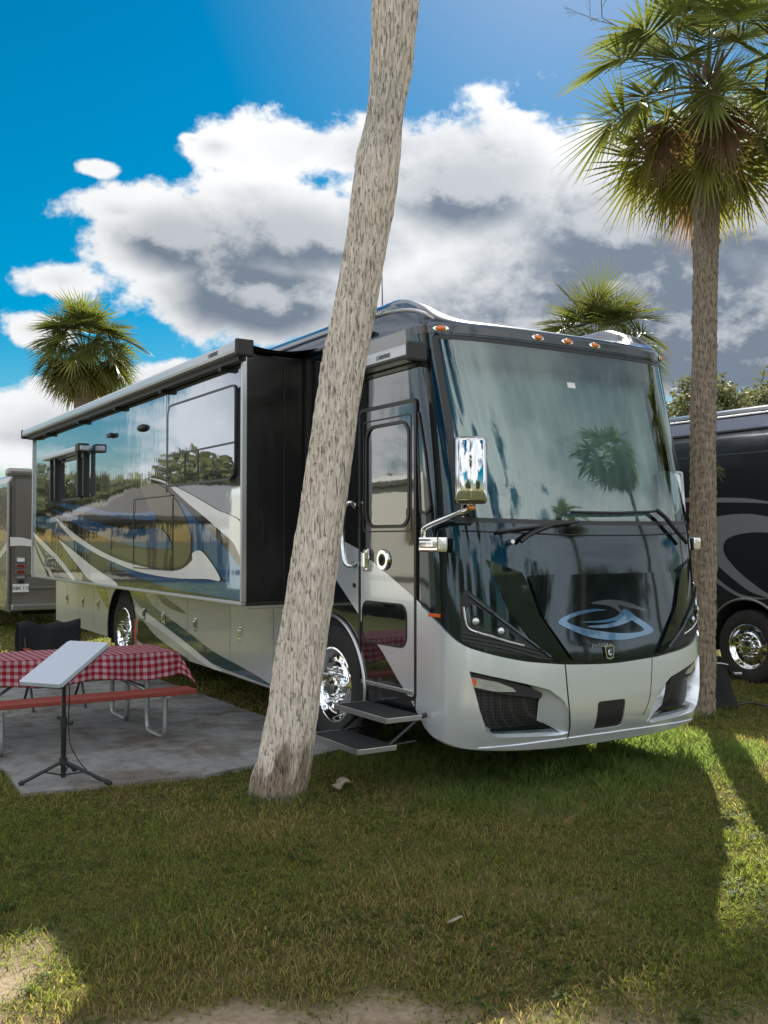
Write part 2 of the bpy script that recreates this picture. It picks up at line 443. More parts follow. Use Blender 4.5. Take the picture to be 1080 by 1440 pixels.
def text_mesh(name, s, size, m, parent, mtx, ext=.002, shear=0.0, bold=0.0, space=1.0):
    cu = D.curves.new(name, 'FONT'); cu.body = s; cu.size = size; cu.extrude = ext; cu.align_x = 'CENTER'; cu.align_y = 'CENTER'
    cu.shear = shear; cu.offset = bold; cu.space_character = space; cu.resolution_u = 3
    tmp = D.objects.new(name, cu); COL.objects.link(tmp); dg = bpy.context.evaluated_depsgraph_get(); dg.update()
    me = D.meshes.new_from_object(tmp.evaluated_get(dg)); me.name = name; D.objects.remove(tmp); me.materials.clear(); me.materials.append(m)
    me.transform(mtx); o = D.objects.new(name, me); return link(o, parent)
def frame_mtx(o, x, y):
    x = Vector(x).normalized(); y = Vector(y); y = (y - x * y.dot(x)).normalized(); z = x.cross(y)
    m = Matrix((x, y, z)).transposed().to_4x4(); m.translation = Vector(o); return m

# ================================================================== THE MOTORHOME
CP = [0, .05, .292, .5, .623, .767, .93, 1.0]
def ip(x, a, b): return float(np.interp(x, a, b))
def wt(t): return ip(abs(t), CP, [.88, .88, .90, .94, .985, 1.055, 1.27, 1.335])
def wb(t): return ip(abs(t), [0, .25, .5, .762, .948, 1.0], [.285, .29, .305, .335, .39, .47])
tt = [i / 60 for i in range(-60, 61)]
def smooth_list(f): return [(t, sum(f(max(-1, min(1, t + d))) for d in (-.04, -.02, 0, .02, .04)) / 5) for t in tt]
WT = smooth_list(wt); WB = smooth_list(wb)
WT[0] = (-1, wt(1)); WT[-1] = (1, wt(1)); WB[0] = (-1, wb(1)); WB[-1] = (1, wb(1))

def wheel(v, u, z=.56, r=.53, parent=None, side=-1):
    w = empty('wheel', (0, 0, 0), 0, parent)
    f = side
    ty = MB(); hw = .14
    ty.lathe([(r * .60, f * -hw * .9), (r * .75, f * -hw), (r * .93, f * -hw), (r * .985, f * -hw * .8), (r, f * -hw * .4), (r, f * hw * .4), (r * .985, f * hw * .8), (r * .93, f * hw), (r * .90, f * hw * 1.02), (r * .75, f * hw * 1.06), (r * .62, f * hw), (r * .575, f * hw * .9), (r * .56, f * hw * .3)], (v, u, z), 'x', 56)
    ty.build('tyre', M['rubber'], w)
    rm = MB(); k = r / .53
    rm.lathe([(.318 * k, f * .128), (.325 * k, f * .142), (.312 * k, f * .146), (.298 * k, f * .134), (.285 * k, f * .105), (.262 * k, f * .088), (.21 * k, f * .090), (.185 * k, f * .104), (.175 * k, f * .112), (.10 * k, f * .112), (.095 * k, f * .155), (.085 * k, f * .172), (.0, f * .178)], (v, u, z), 'x', 56)
    rm.build('rim', M['chrome'], w)
    hl = MB()
    for i in range(10):
        a = 2 * math.pi * (i + .5) / 10; c = (v + f * .089, u + .237 * k * math.cos(a), z + .237 * k * math.sin(a))
        hl.lathe([(.0, f * .0035), (.024, f * .0035), (.026, 0)], c, 'x', 14)
    split_build(hl, 'hand_hole', M['vent'], w, .001)
    nt = MB()
    for i in range(10):
        a = 2 * math.pi * i / 10; c = (v + f * .11, u + .142 * k * math.cos(a), z + .142 * k * math.sin(a))
        nt.lathe([(.019, 0), (.019, f * .022), (.014, f * .034), (.010, f * .058), (0, f * .063)], c, 'x', 10)
    split_build(nt, 'lug_nut', M['chrome'], w, .001)
    return w

def build_motorhome():
    root = empty('motorhome', (CO[0], CO[1], 0), ANG)
    tag(root, 'large black and silver motorhome with wide teal windscreen, slide-out open, behind the leaning palm', 'motorhome')
    S0 = sideL(0, -1); SF = sideL(W, 1)
    UR = 11.15
    # ---- side walls with wheel arches and entry door opening
    def arch(uc, r=.60, zb=.42, z0=.56, n=22):
        out = []
        a0 = math.asin((zb - z0) / r)
        for i in range(n + 1):
            a = a0 + (math.pi - 2 * a0) * i / n; out.append((uc + r * math.cos(a), z0 + r * math.sin(a)))
        return out      # from +u side to -u side
    FU, RU = 1.53, 7.45
    bottom_edge = [(UR, .46)] + [(8.05, .42)] + arch(RU, .60, .42)[:] + [(6.8, .42)] + [(4.2, .40), (3.3, .38), (2.8, .37)] + arch(FU, .60, .40)[:] + [(.93, .41), (.60, .41), (.2, .44)]
    bottom_edge = [p for i, p in enumerate(bottom_edge) if i == 0 or abs(p[0] - bottom_edge[i - 1][0]) + abs(p[1] - bottom_edge[i - 1][1]) > 1e-4]
    front_edge = [(smooth_interp(z, ZK, UJ), z) for z in [.5 + .0 * i + i * .1475 for i in range(0, 21)]]
    outer = bottom_edge + front_edge + [(UR, 3.45)]
    outer = outer[:]  # clockwise in (u,z): fine
    body = MB()
    up_out = [(smooth_interp(z, ZK, UJ), z) for z in [1.27 + i * .109 for i in range(0, 21)]]
    patch(body, S0, outer, (), .30, 0, .03, 0)
    patch(body, SF, outer, (), .6, 0, .03, 0)
    # rear wall
    body.add([(0, UR, .46), (W, UR, .46), (W, UR, 3.45), (0, UR, 3.45)], [(0, 1, 2, 3)], 0)
    bo = body.build('body', M['black'], root)
    # ---- chassis
    ch = MB(); ch.box((1.3, 5.6, .72), (2.0, 10.6, .5)); ch.box((1.3, 5.6, 1.15), (2.5, 10.9, .35))
    ch.box((1.3, 1.53, .5), (2.1, .16, .16)); ch.box((1.3, 7.45, .5), (2.1, .3, .3)); ch.box((1.2, 4.6, .42), (1.2, 1.8, .3), bev=.03)
    ch.build('chassis', M['under'], root)
    # ---- silver lower body panels (compartment doors) on the near side
    def panel(u0, u1, zt0, zt1, nm='compartment_door', handle=None, zb=None):
        def zbot(u): return ip(u, [0, 2.3, 2.8, 3.3, 4.2, 6.8, 8.1, 11.2], [.41, .39, .37, .385, .41, .43, .43, .47])
        g = .006
        poly = [(u0 + g, zbot(u0) + .004), (u1 - g, zbot(u1) + .004), (u1 - g, zt1), (u0 + g, zt0)]
        for uc in (FU, RU):
            if u0 < uc + .62 and u1 > uc - .62:
                a = .618
                if u1 > uc: # panel lies behind the arch
                    aa = [(uc + a * math.cos(q), .56 + a * math.sin(q)) for q in [R(x) for x in range(-12, 92, 8)]]
                    lo = [p for p in aa if p[0] > u0 + g]
                    poly = lo[:] + ([(u0 + g, .56 + math.sqrt(max(0, a * a - (u0 + g - uc) ** 2)))] if u0 > uc - a else []) + [(u0 + g, zt0), (u1 - g, zt1), (u1 - g, zbot(u1) + .004)]
                else:
                    aa = [(uc + a * math.cos(q), .56 + a * math.sin(q)) for q in [R(x) for x in range(192, 88, -8)]]
                    lo = [p for p in aa if p[0] < u1 - g]
                    poly = lo[:] + ([(u1 - g, .56 + math.sqrt(max(0, a * a - (u1 - g - uc) ** 2)))] if u1 < uc + a else []) + [(u1 - g, zt1), (u0 + g, zt0), (u0 + g, zbot(u0) + .004)]
        mb = MB(); patch(mb, S0, poly, (), .25, .006, .012)
        o = mb.build(nm, M['cream' if u0 > 3.7 else 'silver'], root)
        if handle:
            h = MB(); hu, hz = handle
            h.box((-.012, hu, hz), (.014, .085, .15), bev=.006)
            h.box((-.026, hu, hz + .012), (.02, .05, .075), bev=.009)
            h.box((-.022, hu, hz - .05), (.014, .06, .02), bev=.004)
            h.build('latch', M['chrome'], o)
        return o
    ZT = 1.255
    edges = [2.16, 2.66, 3.72, 4.97, 6.03, 6.76]
    hs = [None, (3.43, .845), (4.69, .85), (5.76, .853), (6.50, .86)]
    for i in range(5): panel(edges[i], edges[i + 1], ZT if i else 1.12, ZT, handle=hs[i])
    panel(6.76, RU, ZT, ZT); panel(RU, 8.11, ZT, ZT)
    for a, b, h in ((8.11, 8.86, (8.58, .86)), (8.86, 9.67, (9.42, .86)), (9.67, 10.45, (10.35, .865)), (10.45, 11.1, None)): panel(a, b, ZT, ZT, handle=h)
    # black band over the front wheel, below slide
    def decal(pts, m, fn, parent, off, step=.3, nm='paint_swoosh', k=4, crisp=False):
        mb = MB(); pl = pts if crisp else catmull(pts, k)
        patch(mb, fn, pl, (), step, off); return mb.build(nm, M[m], parent)
    decal([(7.29, 1.17), (6.74, 1.07), (5.79, .905), (4.91, .743), (4.19, .60), (3.34, .503), (2.82, .43), (2.74, .40), (3.33, .42), (4.19, .465), (4.91, .607), (5.78, .772), (6.62, .93)], 'teal', S0, root, .0095)
    decal([(6.78, .935), (5.78, .765), (4.91, .600), (4.19, .455), (3.9, .41), (4.3, .415), (4.97, .53), (5.85, .69), (6.80, .84)], 'white', S0, root, .0088)
    decal([(6.02, 1.16), (5.51, 1.07), (5.01, .959), (5.51, .985), (5.86, 1.05)], 'black', S0, root, .0095)
    decal([(7.25, 1.24), (6.85, 1.24), (6.2, .99), (5.6, .86), (6.0, .89), (6.66, 1.0), (7.15, 1.15)], 'gold', S0, root, .0088)
    decal([(8.9, 1.25), (8.55, 1.25), (8.2, 1.05), (8.03, .80), (8.2, .86), (8.5, 1.0)], 'gold', S0, root, .0088)
    decal([(6.7, .80), (6.1, .62), (5.4, .50), (4.9, .425), (5.6, .435), (6.7, .48), (6.77, .62)], 'black', S0, root, .0082)
    # fender trims
    for uc, mm in ((FU, 'alu'), (RU, 'plastic')):
        fd = MB(); fd.tube([(-.016, uc + .612 * math.cos(R(a)), .56 + .612 * math.sin(R(a))) for a in range(-12, 193, 6)], .015, 8)
        fd.build('wheel_arch_trim', M[mm], root)
        lin = MB(); V = []; F = []
        aa = [R(a) for a in range(-20, 201, 10)]
        for a in aa:
            V += [(.012, uc + .60 * math.cos(a), .56 + .60 * math.sin(a)), (.5, uc + .60 * math.cos(a), .56 + .60 * math.sin(a))]
        for i in range(len(aa) - 1): F.append((2 * i, 2 * i + 1, 2 * i + 3, 2 * i + 2))
        lin.add(V, F); lin.build('wheel_well', M['under'], root)
    for (v, u, sd) in ((.165, FU, -1), (W - .165, FU, 1), (.165, RU, -1), (W - .165, RU, 1)): wheel(v, u, parent=root, side=sd)
    # ---- front cap (black) with windscreen opening
    fn = lambda t, z, off=0.0: cap(t, z, off)
    WSP = roundpoly([(-.775, 1.95), (-.4, 1.935), (0, 1.93), (.4, 1.935), (.745, 1.95), (.80, 2.25), (.805, 2.7), (.80, 3.20), (.79, 3.375), (.4, 3.37), (0, 3.37), (-.4, 3.37), (-.775, 3.375), (-.765, 2.7)], .04)
    capo = [(t, z - .015) for t, z in WT] + [(1, 1.9), (1, 2.6), (1, 3.45)] + [(t / 20, 3.45) for t in range(19, -20, -1)] + [(-1, 3.45), (-1, 2.6), (-1, 1.9)]
    cp = MB(); patch(cp, fn, capo, [WSP], .045, 0, 0)
    cpo = cp.build('front_cap', M['capblack'], root)
    # header band above glass
    hd = MB(); patch(hd, fn, [(t / 20, 3.388) for t in range(-18, 19)] + [(t / 20, 3.448) for t in range(18, -19, -1)], (), .03, .004, .004)
    hd.build('header_panel', M['header'], root)
    # windscreen with black frit
    ws = MB(); patch(ws, fn, WSP, (), .045, -.006)
    wso = ws.build('windscreen', M['windshield'], root)
    wi = inset(WSP, .035); fb = MB(); ring(fb, fn, WSP, wi, -.004, 0, step=.045); fb.build('windscreen_seal', M['trim'], wso)
    st = MB(); patch(st, fn, [(-.055, 3.03), (-.005, 3.03), (-.005, 3.075), (-.055, 3.075)], (), .05, -.003); st.build('sticker', M['paper'], wso)
    st = MB()
    patch(st, fn, roundpoly([(.60, 1.99), (.79, 1.97), (.80, 2.75), (.775, 2.45), (.70, 2.12)], .02), (), .04, -.0035); st.build('tinted_corner', M['capblack'], wso)
    # shade pleats behind glass
    sh = MB(); V = []; F = []; nz = 24; nt_ = 220
    for j in range(nz + 1):
        z = 1.99 + (3.37 - 1.99) * j / nz
        for i in range(nt_ + 1):
            t = -.74 + 1.50 * i / nt_; k = 1 - j / nz
            p, n = cap(t, z); pl = .022 * math.sin(i * .62 + 1.5 * math.sin(i * .06)) + .02 * math.sin(i * .17 + k * .8)
            q = p - n * (.21 + .35 * max(0, 1 - j / 6) * .4 + pl); V.append(q)
    for j in range(nz):
        for i in range(nt_):
            a = j * (nt_ + 1) + i; F.append((a, a + 1, a + nt_ + 2, a + nt_ + 1))
    sh.add(V, F, 0, True); sh.build('window_shade', M['curtain'], root)
    vz = MB(); patch(vz, fn, [(-.77, 3.20), (.79, 3.20), (.79, 3.39), (-.77, 3.39)], (), .05, -.07); vz.build('sun_visor', M['visor'], root)
    ds = MB(); ds.box((1.3, .15, 1.94), (2.3, .7, .10), bev=.03); ds.build('dashboard', M['dash'], root)
    # crease / panel lines and access hatch on the cap
    def line(pts, r=.006, nm='panel_seam', m='trim', off=.001, par=None):
        mb = MB(); P = catmull(pts, 8, False); mb.tube([cap(a, b, off)[0] for a, b in P], r, 6); return mb.build(nm, M[m], par or cpo)
    line([(-.748, 1.885), (-.4, 1.865), (-.18, 1.855), (.18, 1.855), (.4, 1.865), (.748, 1.885)])
    # raised V shaped hood pieces
    hatch = roundpoly([(-.465, 1.56), (.465, 1.56), (.40, 1.25), (.245, .925), (0, .905), (-.245, .925), (-.40, 1.25)], .03)
    
    def hf(a, b, off=0.0):
        g = 1 - min(1, (abs(a) / ip(b, [.90, 1.25, 1.56], [.26, .42, .48])) ** 2); e = .005 * g * math.sin(math.pi * max(0, min(1, (b - .90) / .66))) ; return cap(a, b, off - e)
    hb = MB(); patch(hb, hf, hatch, (), .05, .022, .04); hb.n = {k: v for k, v in hb.n.items() if False}; hbo = hb.build('access_hatch', M['capblack'], root)
    for s in (-1, 1):
        vp = [(-.655, 1.68), (-.50, 1.58), (-.475, 1.50), (-.43, 1.28), (-.275, .93), (-.33, .925), (-.44, 1.04), (-.56, 1.30)]
        vp = [(a * -s, b) for a, b in vp]
        
        def bl(a, b, off=0.0):
            e_in = ip(b, [.92, 1.28, 1.50, 1.58], [.27, .43, .475, .50]); e_out = ip(b, [.92, 1.04, 1.30, 1.68], [.35, .47, .57, .66])
            g = max(0, min(1, (e_out - abs(a)) / max(.02, e_out - e_in))); return cap(a, b, .004 + .034 * g + (off if off < 0 else 0))
        mb = MB(); patch(mb, bl, roundpoly(vp, .012), (), .03, 0, 0); mb.n = {}
        lpv = dens(roundpoly(vp, .012), .03); nb = len(lpv); VV = [bl(a, b)[0] for a, b in lpv] + [cap(a, b, -.01)[0] for a, b in lpv]
        mb.add(VV, [(i, (i + 1) % nb, nb + (i + 1) % nb, nb + i) for i in range(nb)]); mb.build('hood_blade', M['capblack'], root)
    # logo strokes on the hatch
    lg = [('logoblue', [(-.325, 1.215), (-.235, 1.275), (-.115, 1.297), (-.03, 1.284), (-.117, 1.277), (-.22, 1.252), (-.275, 1.215), (-.193, 1.165), (-.06, 1.125), (.08, 1.10), (.20, 1.115), (.125, 1.20), (.078, 1.275), (.163, 1.215), (.265, 1.105), (.133, 1.062), (.005, 1.055), (-.132, 1.085), (-.242, 1.145)]),
          ('logoblue', [(-.198, 1.205), (-.055, 1.21), (.032, 1.235), (.08, 1.285), (.145, 1.22), (.06, 1.168), (-.057, 1.15), (-.16, 1.17), (-.04, 1.178), (.035, 1.20), (-.06, 1.192)]),
          ('logogrey', [(-.127, 1.34), (-.022, 1.362), (.1, 1.337), (.235, 1.26), (.123, 1.29), (.042, 1.315), (.078, 1.24), (-.01, 1.312)])]
    for i, (m, pts) in enumerate(lg):
        mb = MB(); patch(mb, hf, catmull(pts, 4), (), .02, .0250 + .0005 * i); mb.build('emblem_stroke', M[m], hbo)
    # chrome badge
    bc, bn = hf(0.0 - .035, .965, .026)
    bx = Vector((bn.y, -bn.x, 0)).normalized() * -1; bz = bn.cross(bx) if bn.cross(bx).z > 0 else -bn.cross(bx)
    def badge_poly(s): return [bc + bx * (x * s) + bz * (y * s) for x, y in ((-.052, .045), (-.03, .056), (.03, .056), (.052, .045), (.036, -.042), (.0, -.052), (-.036, -.042))]
    mb = MB(); o_, i_ = badge_poly(1.0), badge_poly(.8); n = 7
    V = o_ + i_ + [p + bn * .012 for p in o_] + [p + bn * .012 for p in i_]
    F = [(j, (j + 1) % n, 2 * n + (j + 1) % n, 2 * n + j) for j in range(n)] + [(2 * n + j, 2 * n + (j + 1) % n, 3 * n + (j + 1) % n, 3 * n + j) for j in range(n)] + [(3 * n + j, 3 * n + (j + 1) % n, n + (j + 1) % n, n + j) for j in range(n)]
    mb.add(V, F); 
    mb.tube([bc + bn * .01 + bx * .016 * math.cos(a) + bz * (.02 * math.sin(a)) for a in [R(x) for x in range(30, 331, 20)]], .0035, 6)
    mb.tube([bc + bn * .01 + bx * -.002 + bz * .018, bc + bn * .01 + bx * -.006 + bz * -.018], .003, 6)
    mb.build('badge', M['chrome'], hbo)
    tc_, tn = hf(-.095, 1.022, .026)
    text_mesh('badge_lettering', 'ENTEGRA', .034, M['alu'], hbo, frame_mtx(tc_ + bx * .03, bx, bz), .0015, space=1.5)
    # ---- headlamps
    for s in (-1, 1):
        hp = [(-.745, 1.47), (-.765, 1.41), (-.775, 1.09), (-.70, 1.045), (-.62, 1.02), (-.45, .965), (-.335, .935), (-.47, 1.09), (-.60, 1.27)]
        hp = [(a * -s, b) for a, b in hp]
        mb = MB(); patch(mb, fn, roundpoly(hp, .03), (), .04, .006, .004); h = mb.build('headlamp', M['plastic'], root)
        ln = MB(); P = catmull([(a * -s, b) for a, b in [(-.755, 1.335), (-.742, 1.20), (-.70, 1.155), (-.65, 1.13), (-.57, 1.085), (-.502, 1.055)]], 6, False)
        ln.tube([cap(a, b, .014)[0] for a, b in P], .008, 8); ln.build('daytime_light', M['lens'], h)
        for (a, b) in ((-.708, 1.235), (-.605, 1.165)):
            c, nn = cap(a * -s, b, .008); q = nn.to_track_quat('Z', 'Y').to_matrix()
            bz_ = MB(); bm = bmesh.new(); bmesh.ops.create_cone(bm, cap_ends=True, segments=24, radius1=.042, radius2=.034, depth=.02); bmesh.ops.transform(bm, matrix=Matrix.Translation(c) @ q.to_4x4(), verts=bm.verts); bz_.bm(bm, 0, False)
            bm = bmesh.new(); bmesh.ops.create_uvsphere(bm, u_segments=20, v_segments=12, radius=.026); bmesh.ops.scale(bm, vec=(1, 1, .5), verts=bm.verts); bmesh.ops.transform(bm, matrix=Matrix.Translation(c + nn * .012) @ q.to_4x4(), verts=bm.verts); bz_.bm(bm, 1, True)
            bz_.build('lamp', [M['trim'], M['lens']], h)
        ln = MB(); P = catmull([(a * -s, b) for a, b in [(-.73, 1.42), (-.62, 1.27), (-.50, 1.12), (-.37, .965)]], 6, False)
        ln.tube([cap(a, b, .012)[0] for a, b in P], .010, 6); ln.build('lamp_bezel', M['capblack'], h)
        ln = MB(); patch(ln, fn, roundpoly([(a * -s, b) for a, b in [(-.748, 1.32), (-.735, 1.21), (-.64, 1.14), (-.52, 1.08), (-.585, 1.20), (-.66, 1.30), (-.72, 1.36)]], .02), (), .03, .009, .002); ln.build('lamp_cover', M['capblack'], h)
        for k in range(3):
            P = [(a * -s, b - k * .0) for a, b in [(-.765, 1.115 - .022 * k * 0), (-.6, 1.06), (-.42, .975)]]
            rb = MB(); rb.tube([cap(a, b + .035 - k * .028, .008)[0] for a, b in catmull(P, 5, False)], .006, 6); rb.build('lamp_rib', M['trim'], h)
    # ---- bumper fascia
    ventL = [(-.742, .88), (-.625, .835), (-.478, .775), (-.38, .73), (-.30, .64), (-.258, .52), (-.238, .40), (-.28, .382), (-.45, .395), (-.625, .41), (-.665, .45), (-.70, .60)]
    inL = [(-.478, .765), (-.415, .745), (-.355, .66), (-.31, .51), (-.283, .39), (-.29, .385), (-.417, .47), (-.41, .625), (-.392, .66), (-.415, .715)]
    vents = [roundpoly([(a * s, b) for a, b in ventL], .012) for s in (1, -1)]
    plate = rrect(-.10, .072, .39, .605, .02)
    outb = WB + WT[::-1]
    bp = MB(); patch(bp, fn, outb, vents + [plate], .04, .014, .10, 0)
    bpo = bp.build('bumper', M['bumper'], root)
    # lip under the bumper
    lp = MB(); V = []; F = []
    for t, z in WB:
        for (o_, dz) in ((.014, .0), (.012, -.010), (.0, -.022), (-.06, -.03), (-.14, -.02)): p = cap(t, z, o_)[0]; V.append((p.x, p.y, p.z + dz))
    n = 5
    for i in range(len(WB) - 1):
        for j in range(n - 1): F.append((i * n + j, (i + 1) * n + j, (i + 1) * n + j + 1, i * n + j + 1))
    lp.add(V, F, 0, True); lp.build('bumper_lip', M['bumper'], bpo)
    lb = MB(); patch(lb, fn, [(t, z + .004) for t, z in WB if abs(t) < .70] + [(t, z + .065 * (1 - abs(t / .70) ** 2.5)) for t, z in WB[::-1] if abs(t) < .70], (), .05, .021, .008); lb.build('bumper_lip', M['bumper'], bpo)
    # shadow-gap crease line of the bumper and seams
    line([(-.292, .90), (-.272, .6), (-.232, .30)], .005, par=bpo, off=.0145)
    line([(.25, .90), (.232, .6), (.20, .46)], .003, par=bpo, off=.0145)
    for vi, vp in enumerate(vents):
        mb = MB(); patch(mb, fn, vp, (), .04, -.085); vo = mb.build('grille_vent', M['grille'], bpo)
        s = 1 if vi == 0 else -1
        mb = MB(); sc = [(-.46, .768), (-.38, .73), (-.30, .64), (-.258, .52), (-.238, .40), (-.28, .384), (-.40, .47), (-.405, .62), (-.40, .67), (-.43, .73)]
        # sculpted silver fin sloping into the vent
        P = [(a * s, b) for a, b in sc]
        def fin(a, b, off=0.0):
            d = (abs(a) - .24 - .30 * max(0, b - .45) ** 1.2) / .15; d = max(0, min(1, d)) ** .85; p, nn = cap(a, b, .012 - .092 * d); return p, nn
        patch(mb, fin, P, (), .02); mb.n = {}; mb.build('vent_fin', M['bumper'], vo)
        mb = MB(); fg = [(-.735, .835), (-.625, .80), (-.555, .755), (-.535, .725), (-.625, .73), (-.73, .765)]
        patch(mb, fn, roundpoly([(a * s, b) for a, b in fg], .01), (), .03, -.012, .03); mb.build('fog_lamp', M['lens'], vo)
        mb = MB(); patch(mb, fn, roundpoly([(a * s, b) for a, b in [(-.742, .862), (-.60, .818), (-.47, .752), (-.40, .70), (-.41, .66), (-.50, .69), (-.56, .70), (-.73, .75)]], .01), (), .03, -.022, .0); mb.build('fog_lamp_surround', M['plastic'], vo)
        mb = MB(); patch(mb, fn, roundpoly([(a * s, b) for a, b in [(-.735, .83), (-.715, .82), (-.715, .775), (-.73, .765)]], .004), (), .03, -.010, .0); mb.build('side_reflector', M['orange'], vo)
        mb = MB(); V = []
        # gloss black tray at the foot of the vent
        patch(mb, fn, roundpoly([(a * s, b) for a, b in [(-.63, .412), (-.29, .387), (-.40, .465), (-.45, .468), (-.65, .45)]], .008), (), .03, -.03); mb.build('vent_tray', M['capblack'], vo)
    mb = MB(); patch(mb, fn, inset(plate, -.001), (), .04, .004, .05); mb.build('tow_cover', M['plastic'], bpo)
    # ---- marker lights
    for t, z in ((-.722, 3.42), (-.188, 3.422), (-.002, 3.422), (.18, 3.422), (.76, 3.42)):
        c, nn = cap(t, z, .006); q = nn.to_track_quat('Z', 'Y').to_matrix().to_4x4()
        mb = MB()
        for rad, sc, zoff, mi in ((.062, (1, .42, .10), .0, 0), (.042, (1, .55, .45), .004, 1)):
            bm = bmesh.new(); bmesh.ops.create_uvsphere(bm, u_segments=20, v_segments=10, radius=rad); bmesh.ops.scale(bm, vec=sc, verts=bm.verts)
            bmesh.ops.transform(bm, matrix=Matrix.Translation(c + nn * zoff) @ q, verts=bm.verts); mb.bm(bm, mi, True)
        mb.build('marker_light', [M['chrome'], M['amber']], root)
    mb = MB(); patch(mb, fn, rrect(-.935, -.865, 1.252, 1.278, .004), (), .03, .018, .012); mb.build('side_marker', M['orange'], root)
    # front camera
    c, nn = cap(-.54, 1.80, .01); mb = MB(); mb.tube([c, c + nn * .05], [.022, .016], 14); mb.build('front_camera', M['alu'], root)
    # ---- wipers
    for pts, arm in (([(-.205, 2.02), (.05, 2.02), (.30, 2.035), (.345, 2.045)], [(.345, 2.045), (.40, 1.99), (.46, 1.90), (.552, 1.79)]),
                     ([(-.60, 1.87), (-.45, 1.90), (-.33, 1.92), (-.18, 1.945)], [(-.32, 1.925), (-.44, 1.86), (-.50, 1.80)])):
        wp = MB(); wp.tube([cap(a, b, .045)[0] for a, b in catmull(pts, 4, False)], .012, 6, flat=1)
        wp.tube([cap(a, b, .028)[0] for a, b in catmull(pts, 4, False)], .009, 6)
        wo = wp.build('wiper', M['plastic'], root)
        am = MB(); am.tube([cap(a, b, .05)[0] for a, b in catmull(arm, 5, False)], .018, 8); am.build('wiper_arm', M['plastic'], wo)
    # ---- roof
    def ztop(v, u):
        x = min(v, W - v); side = 1 - .82 * float(sstep(.10, .46, x))
        return 3.525 + .285 * float(sstep(-.12, .70, u)) * side - (.03 * float(sstep(10.3, 11.1, u)))
    RR = .24
    offs = [0, .003, .008, .016, .027, .04, .055, .075, .10, .13, .16, .19, .22, .25, .28, .31, .34, .37, .40, .44, .48, .53, .60, .70, .85, 1.0, 1.15]
    def ringpts(o):
        out = []
        for i in range(161):
            t = -1 + 2 * i / 160; vv = ip(t, _a, _v); ww = ip(t, _a, _w)
            uf, uj = smooth_interp(3.45, ZK, UF), smooth_interp(3.45, ZK, UJ)
            out.append((1.3 + (1.3 - o) * vv, uj - (uj - uf - o * 1.15) * ww))
        us = np.concatenate([np.linspace(.42 + .5 * o, 2.0, 22), np.linspace(2.25, UR - .05 - o, 28)])
        out += [(W - o, u) for u in us]; out += [(W - o - (W - 2 * o) * k / 10, UR - o) for k in range(0, 11)]; out += [(o, u) for u in us[::-1]]
        return out
    rf = MB(); V = []; F = []; nn_ = None
    for o in offs:
        rp = ringpts(o); nn_ = len(rp); e = math.sqrt(max(0, 1 - (1 - min(o, RR) / RR) ** 2))
        for v, u in rp: V.append((v, u, 3.45 + (ztop(v, u) - 3.45) * e))
    for k in range(len(offs) - 1):
        for i in range(nn_): j = (i + 1) % nn_; F.append((k * nn_ + i, k * nn_ + j, (k + 1) * nn_ + j, (k + 1) * nn_ + i))
    rf.add(V, F, 0, True); 
    ro = rf.build('roof', [M['roof']], root, auto=60)
    # membrane roof centre (closes the ring)
    rc = MB(); last = ringpts(offs[-1]); rc.add([(v, u, ztop(v, u) - .001) for v, u in last], [tuple(range(nn_))]); rc.build('roof_membrane', M['roofwhite'], ro)
    for (u0, nm) in ((3.2, 'air_conditioner'), (8.2, 'air_conditioner')):
        a = MB(); a.box((1.3, u0, 3.80), (.72, .95, .24), bev=.07); a.build(nm, M['roofwhite'], ro)
    # rails / gutters on the near side
    rl = MB()
    rl.box((-.018, 6.0, 3.505), (.05, 10.4, .032), bev=.008)
    rl.build('gutter', M['trim'], ro)
    rl = MB(); rl.tube(catmull([(.035, 11.0, 3.66), (.035, 6, 3.66), (.035, 1.2, 3.66), (.035, .8, 3.655), (.04, .5, 3.635), (.055, .3, 3.60), (.08, .17, 3.55), (.11, .10, 3.50)], 5, False), .014, 8); rl.build('roof_rail', M['alu'], ro)
    at = MB(); at.tube([(.42, 1.35, 3.76), (.42, 1.35, 3.85), (.40, 1.33, 4.35)], [.012, .006, .003], 6); at.build('antenna', M['trim'], ro)
    # ---- white swoosh on the side ahead of the wheel
    TU = ([.0, .1, .2, .606, 1.04, 1.26, 1.46], [1.40, 1.335, 1.385, 1.56, 1.74, 1.80, 1.83]); TU[1][0] = 1.335
    BU = ([.1, .26, .44, .681, .959, 1.01, 1.39, 1.46], [.47, .612, .748, .951, 1.11, 1.18, 1.45, 1.50])
    def swoosh(u0, u1, off, parent):
        us = [u0 + (u1 - u0) * i / 14 for i in range(15)]
        poly = [(u, ip(u, *TU)) for u in us] + [(u, ip(u, *BU)) for u in us[::-1]]
        mb = MB(); patch(mb, S0, poly, (), .12, off, .003 if off < .02 else 0); mb.build('paint_swoosh', M['bumper'], parent)
    swoosh(.101, .175, .013, root); swoosh(1.012, 1.46, .0045, root)
    # ---- entry door
    gk = MB(); ring(gk, S0, rrect(.165, 1.025, .60, 2.90, .05), rrect(.195, .995, .63, 2.87, .04), .016, .016); gk.build('door_frame', M['trim'], root)
    dwin = rrect(.275, .90, 1.93, 2.73, .11); lwin = rrect(.30, .965, .99, 1.32, .09)
    dr = MB(); patch(dr, S0, rrect(.197, .993, .632, 2.868, .04), [dwin, lwin], .15, .010, .02)
    door = dr.build('entry_door', M['black'], root)
    swoosh(.199, .991, .0125, door)
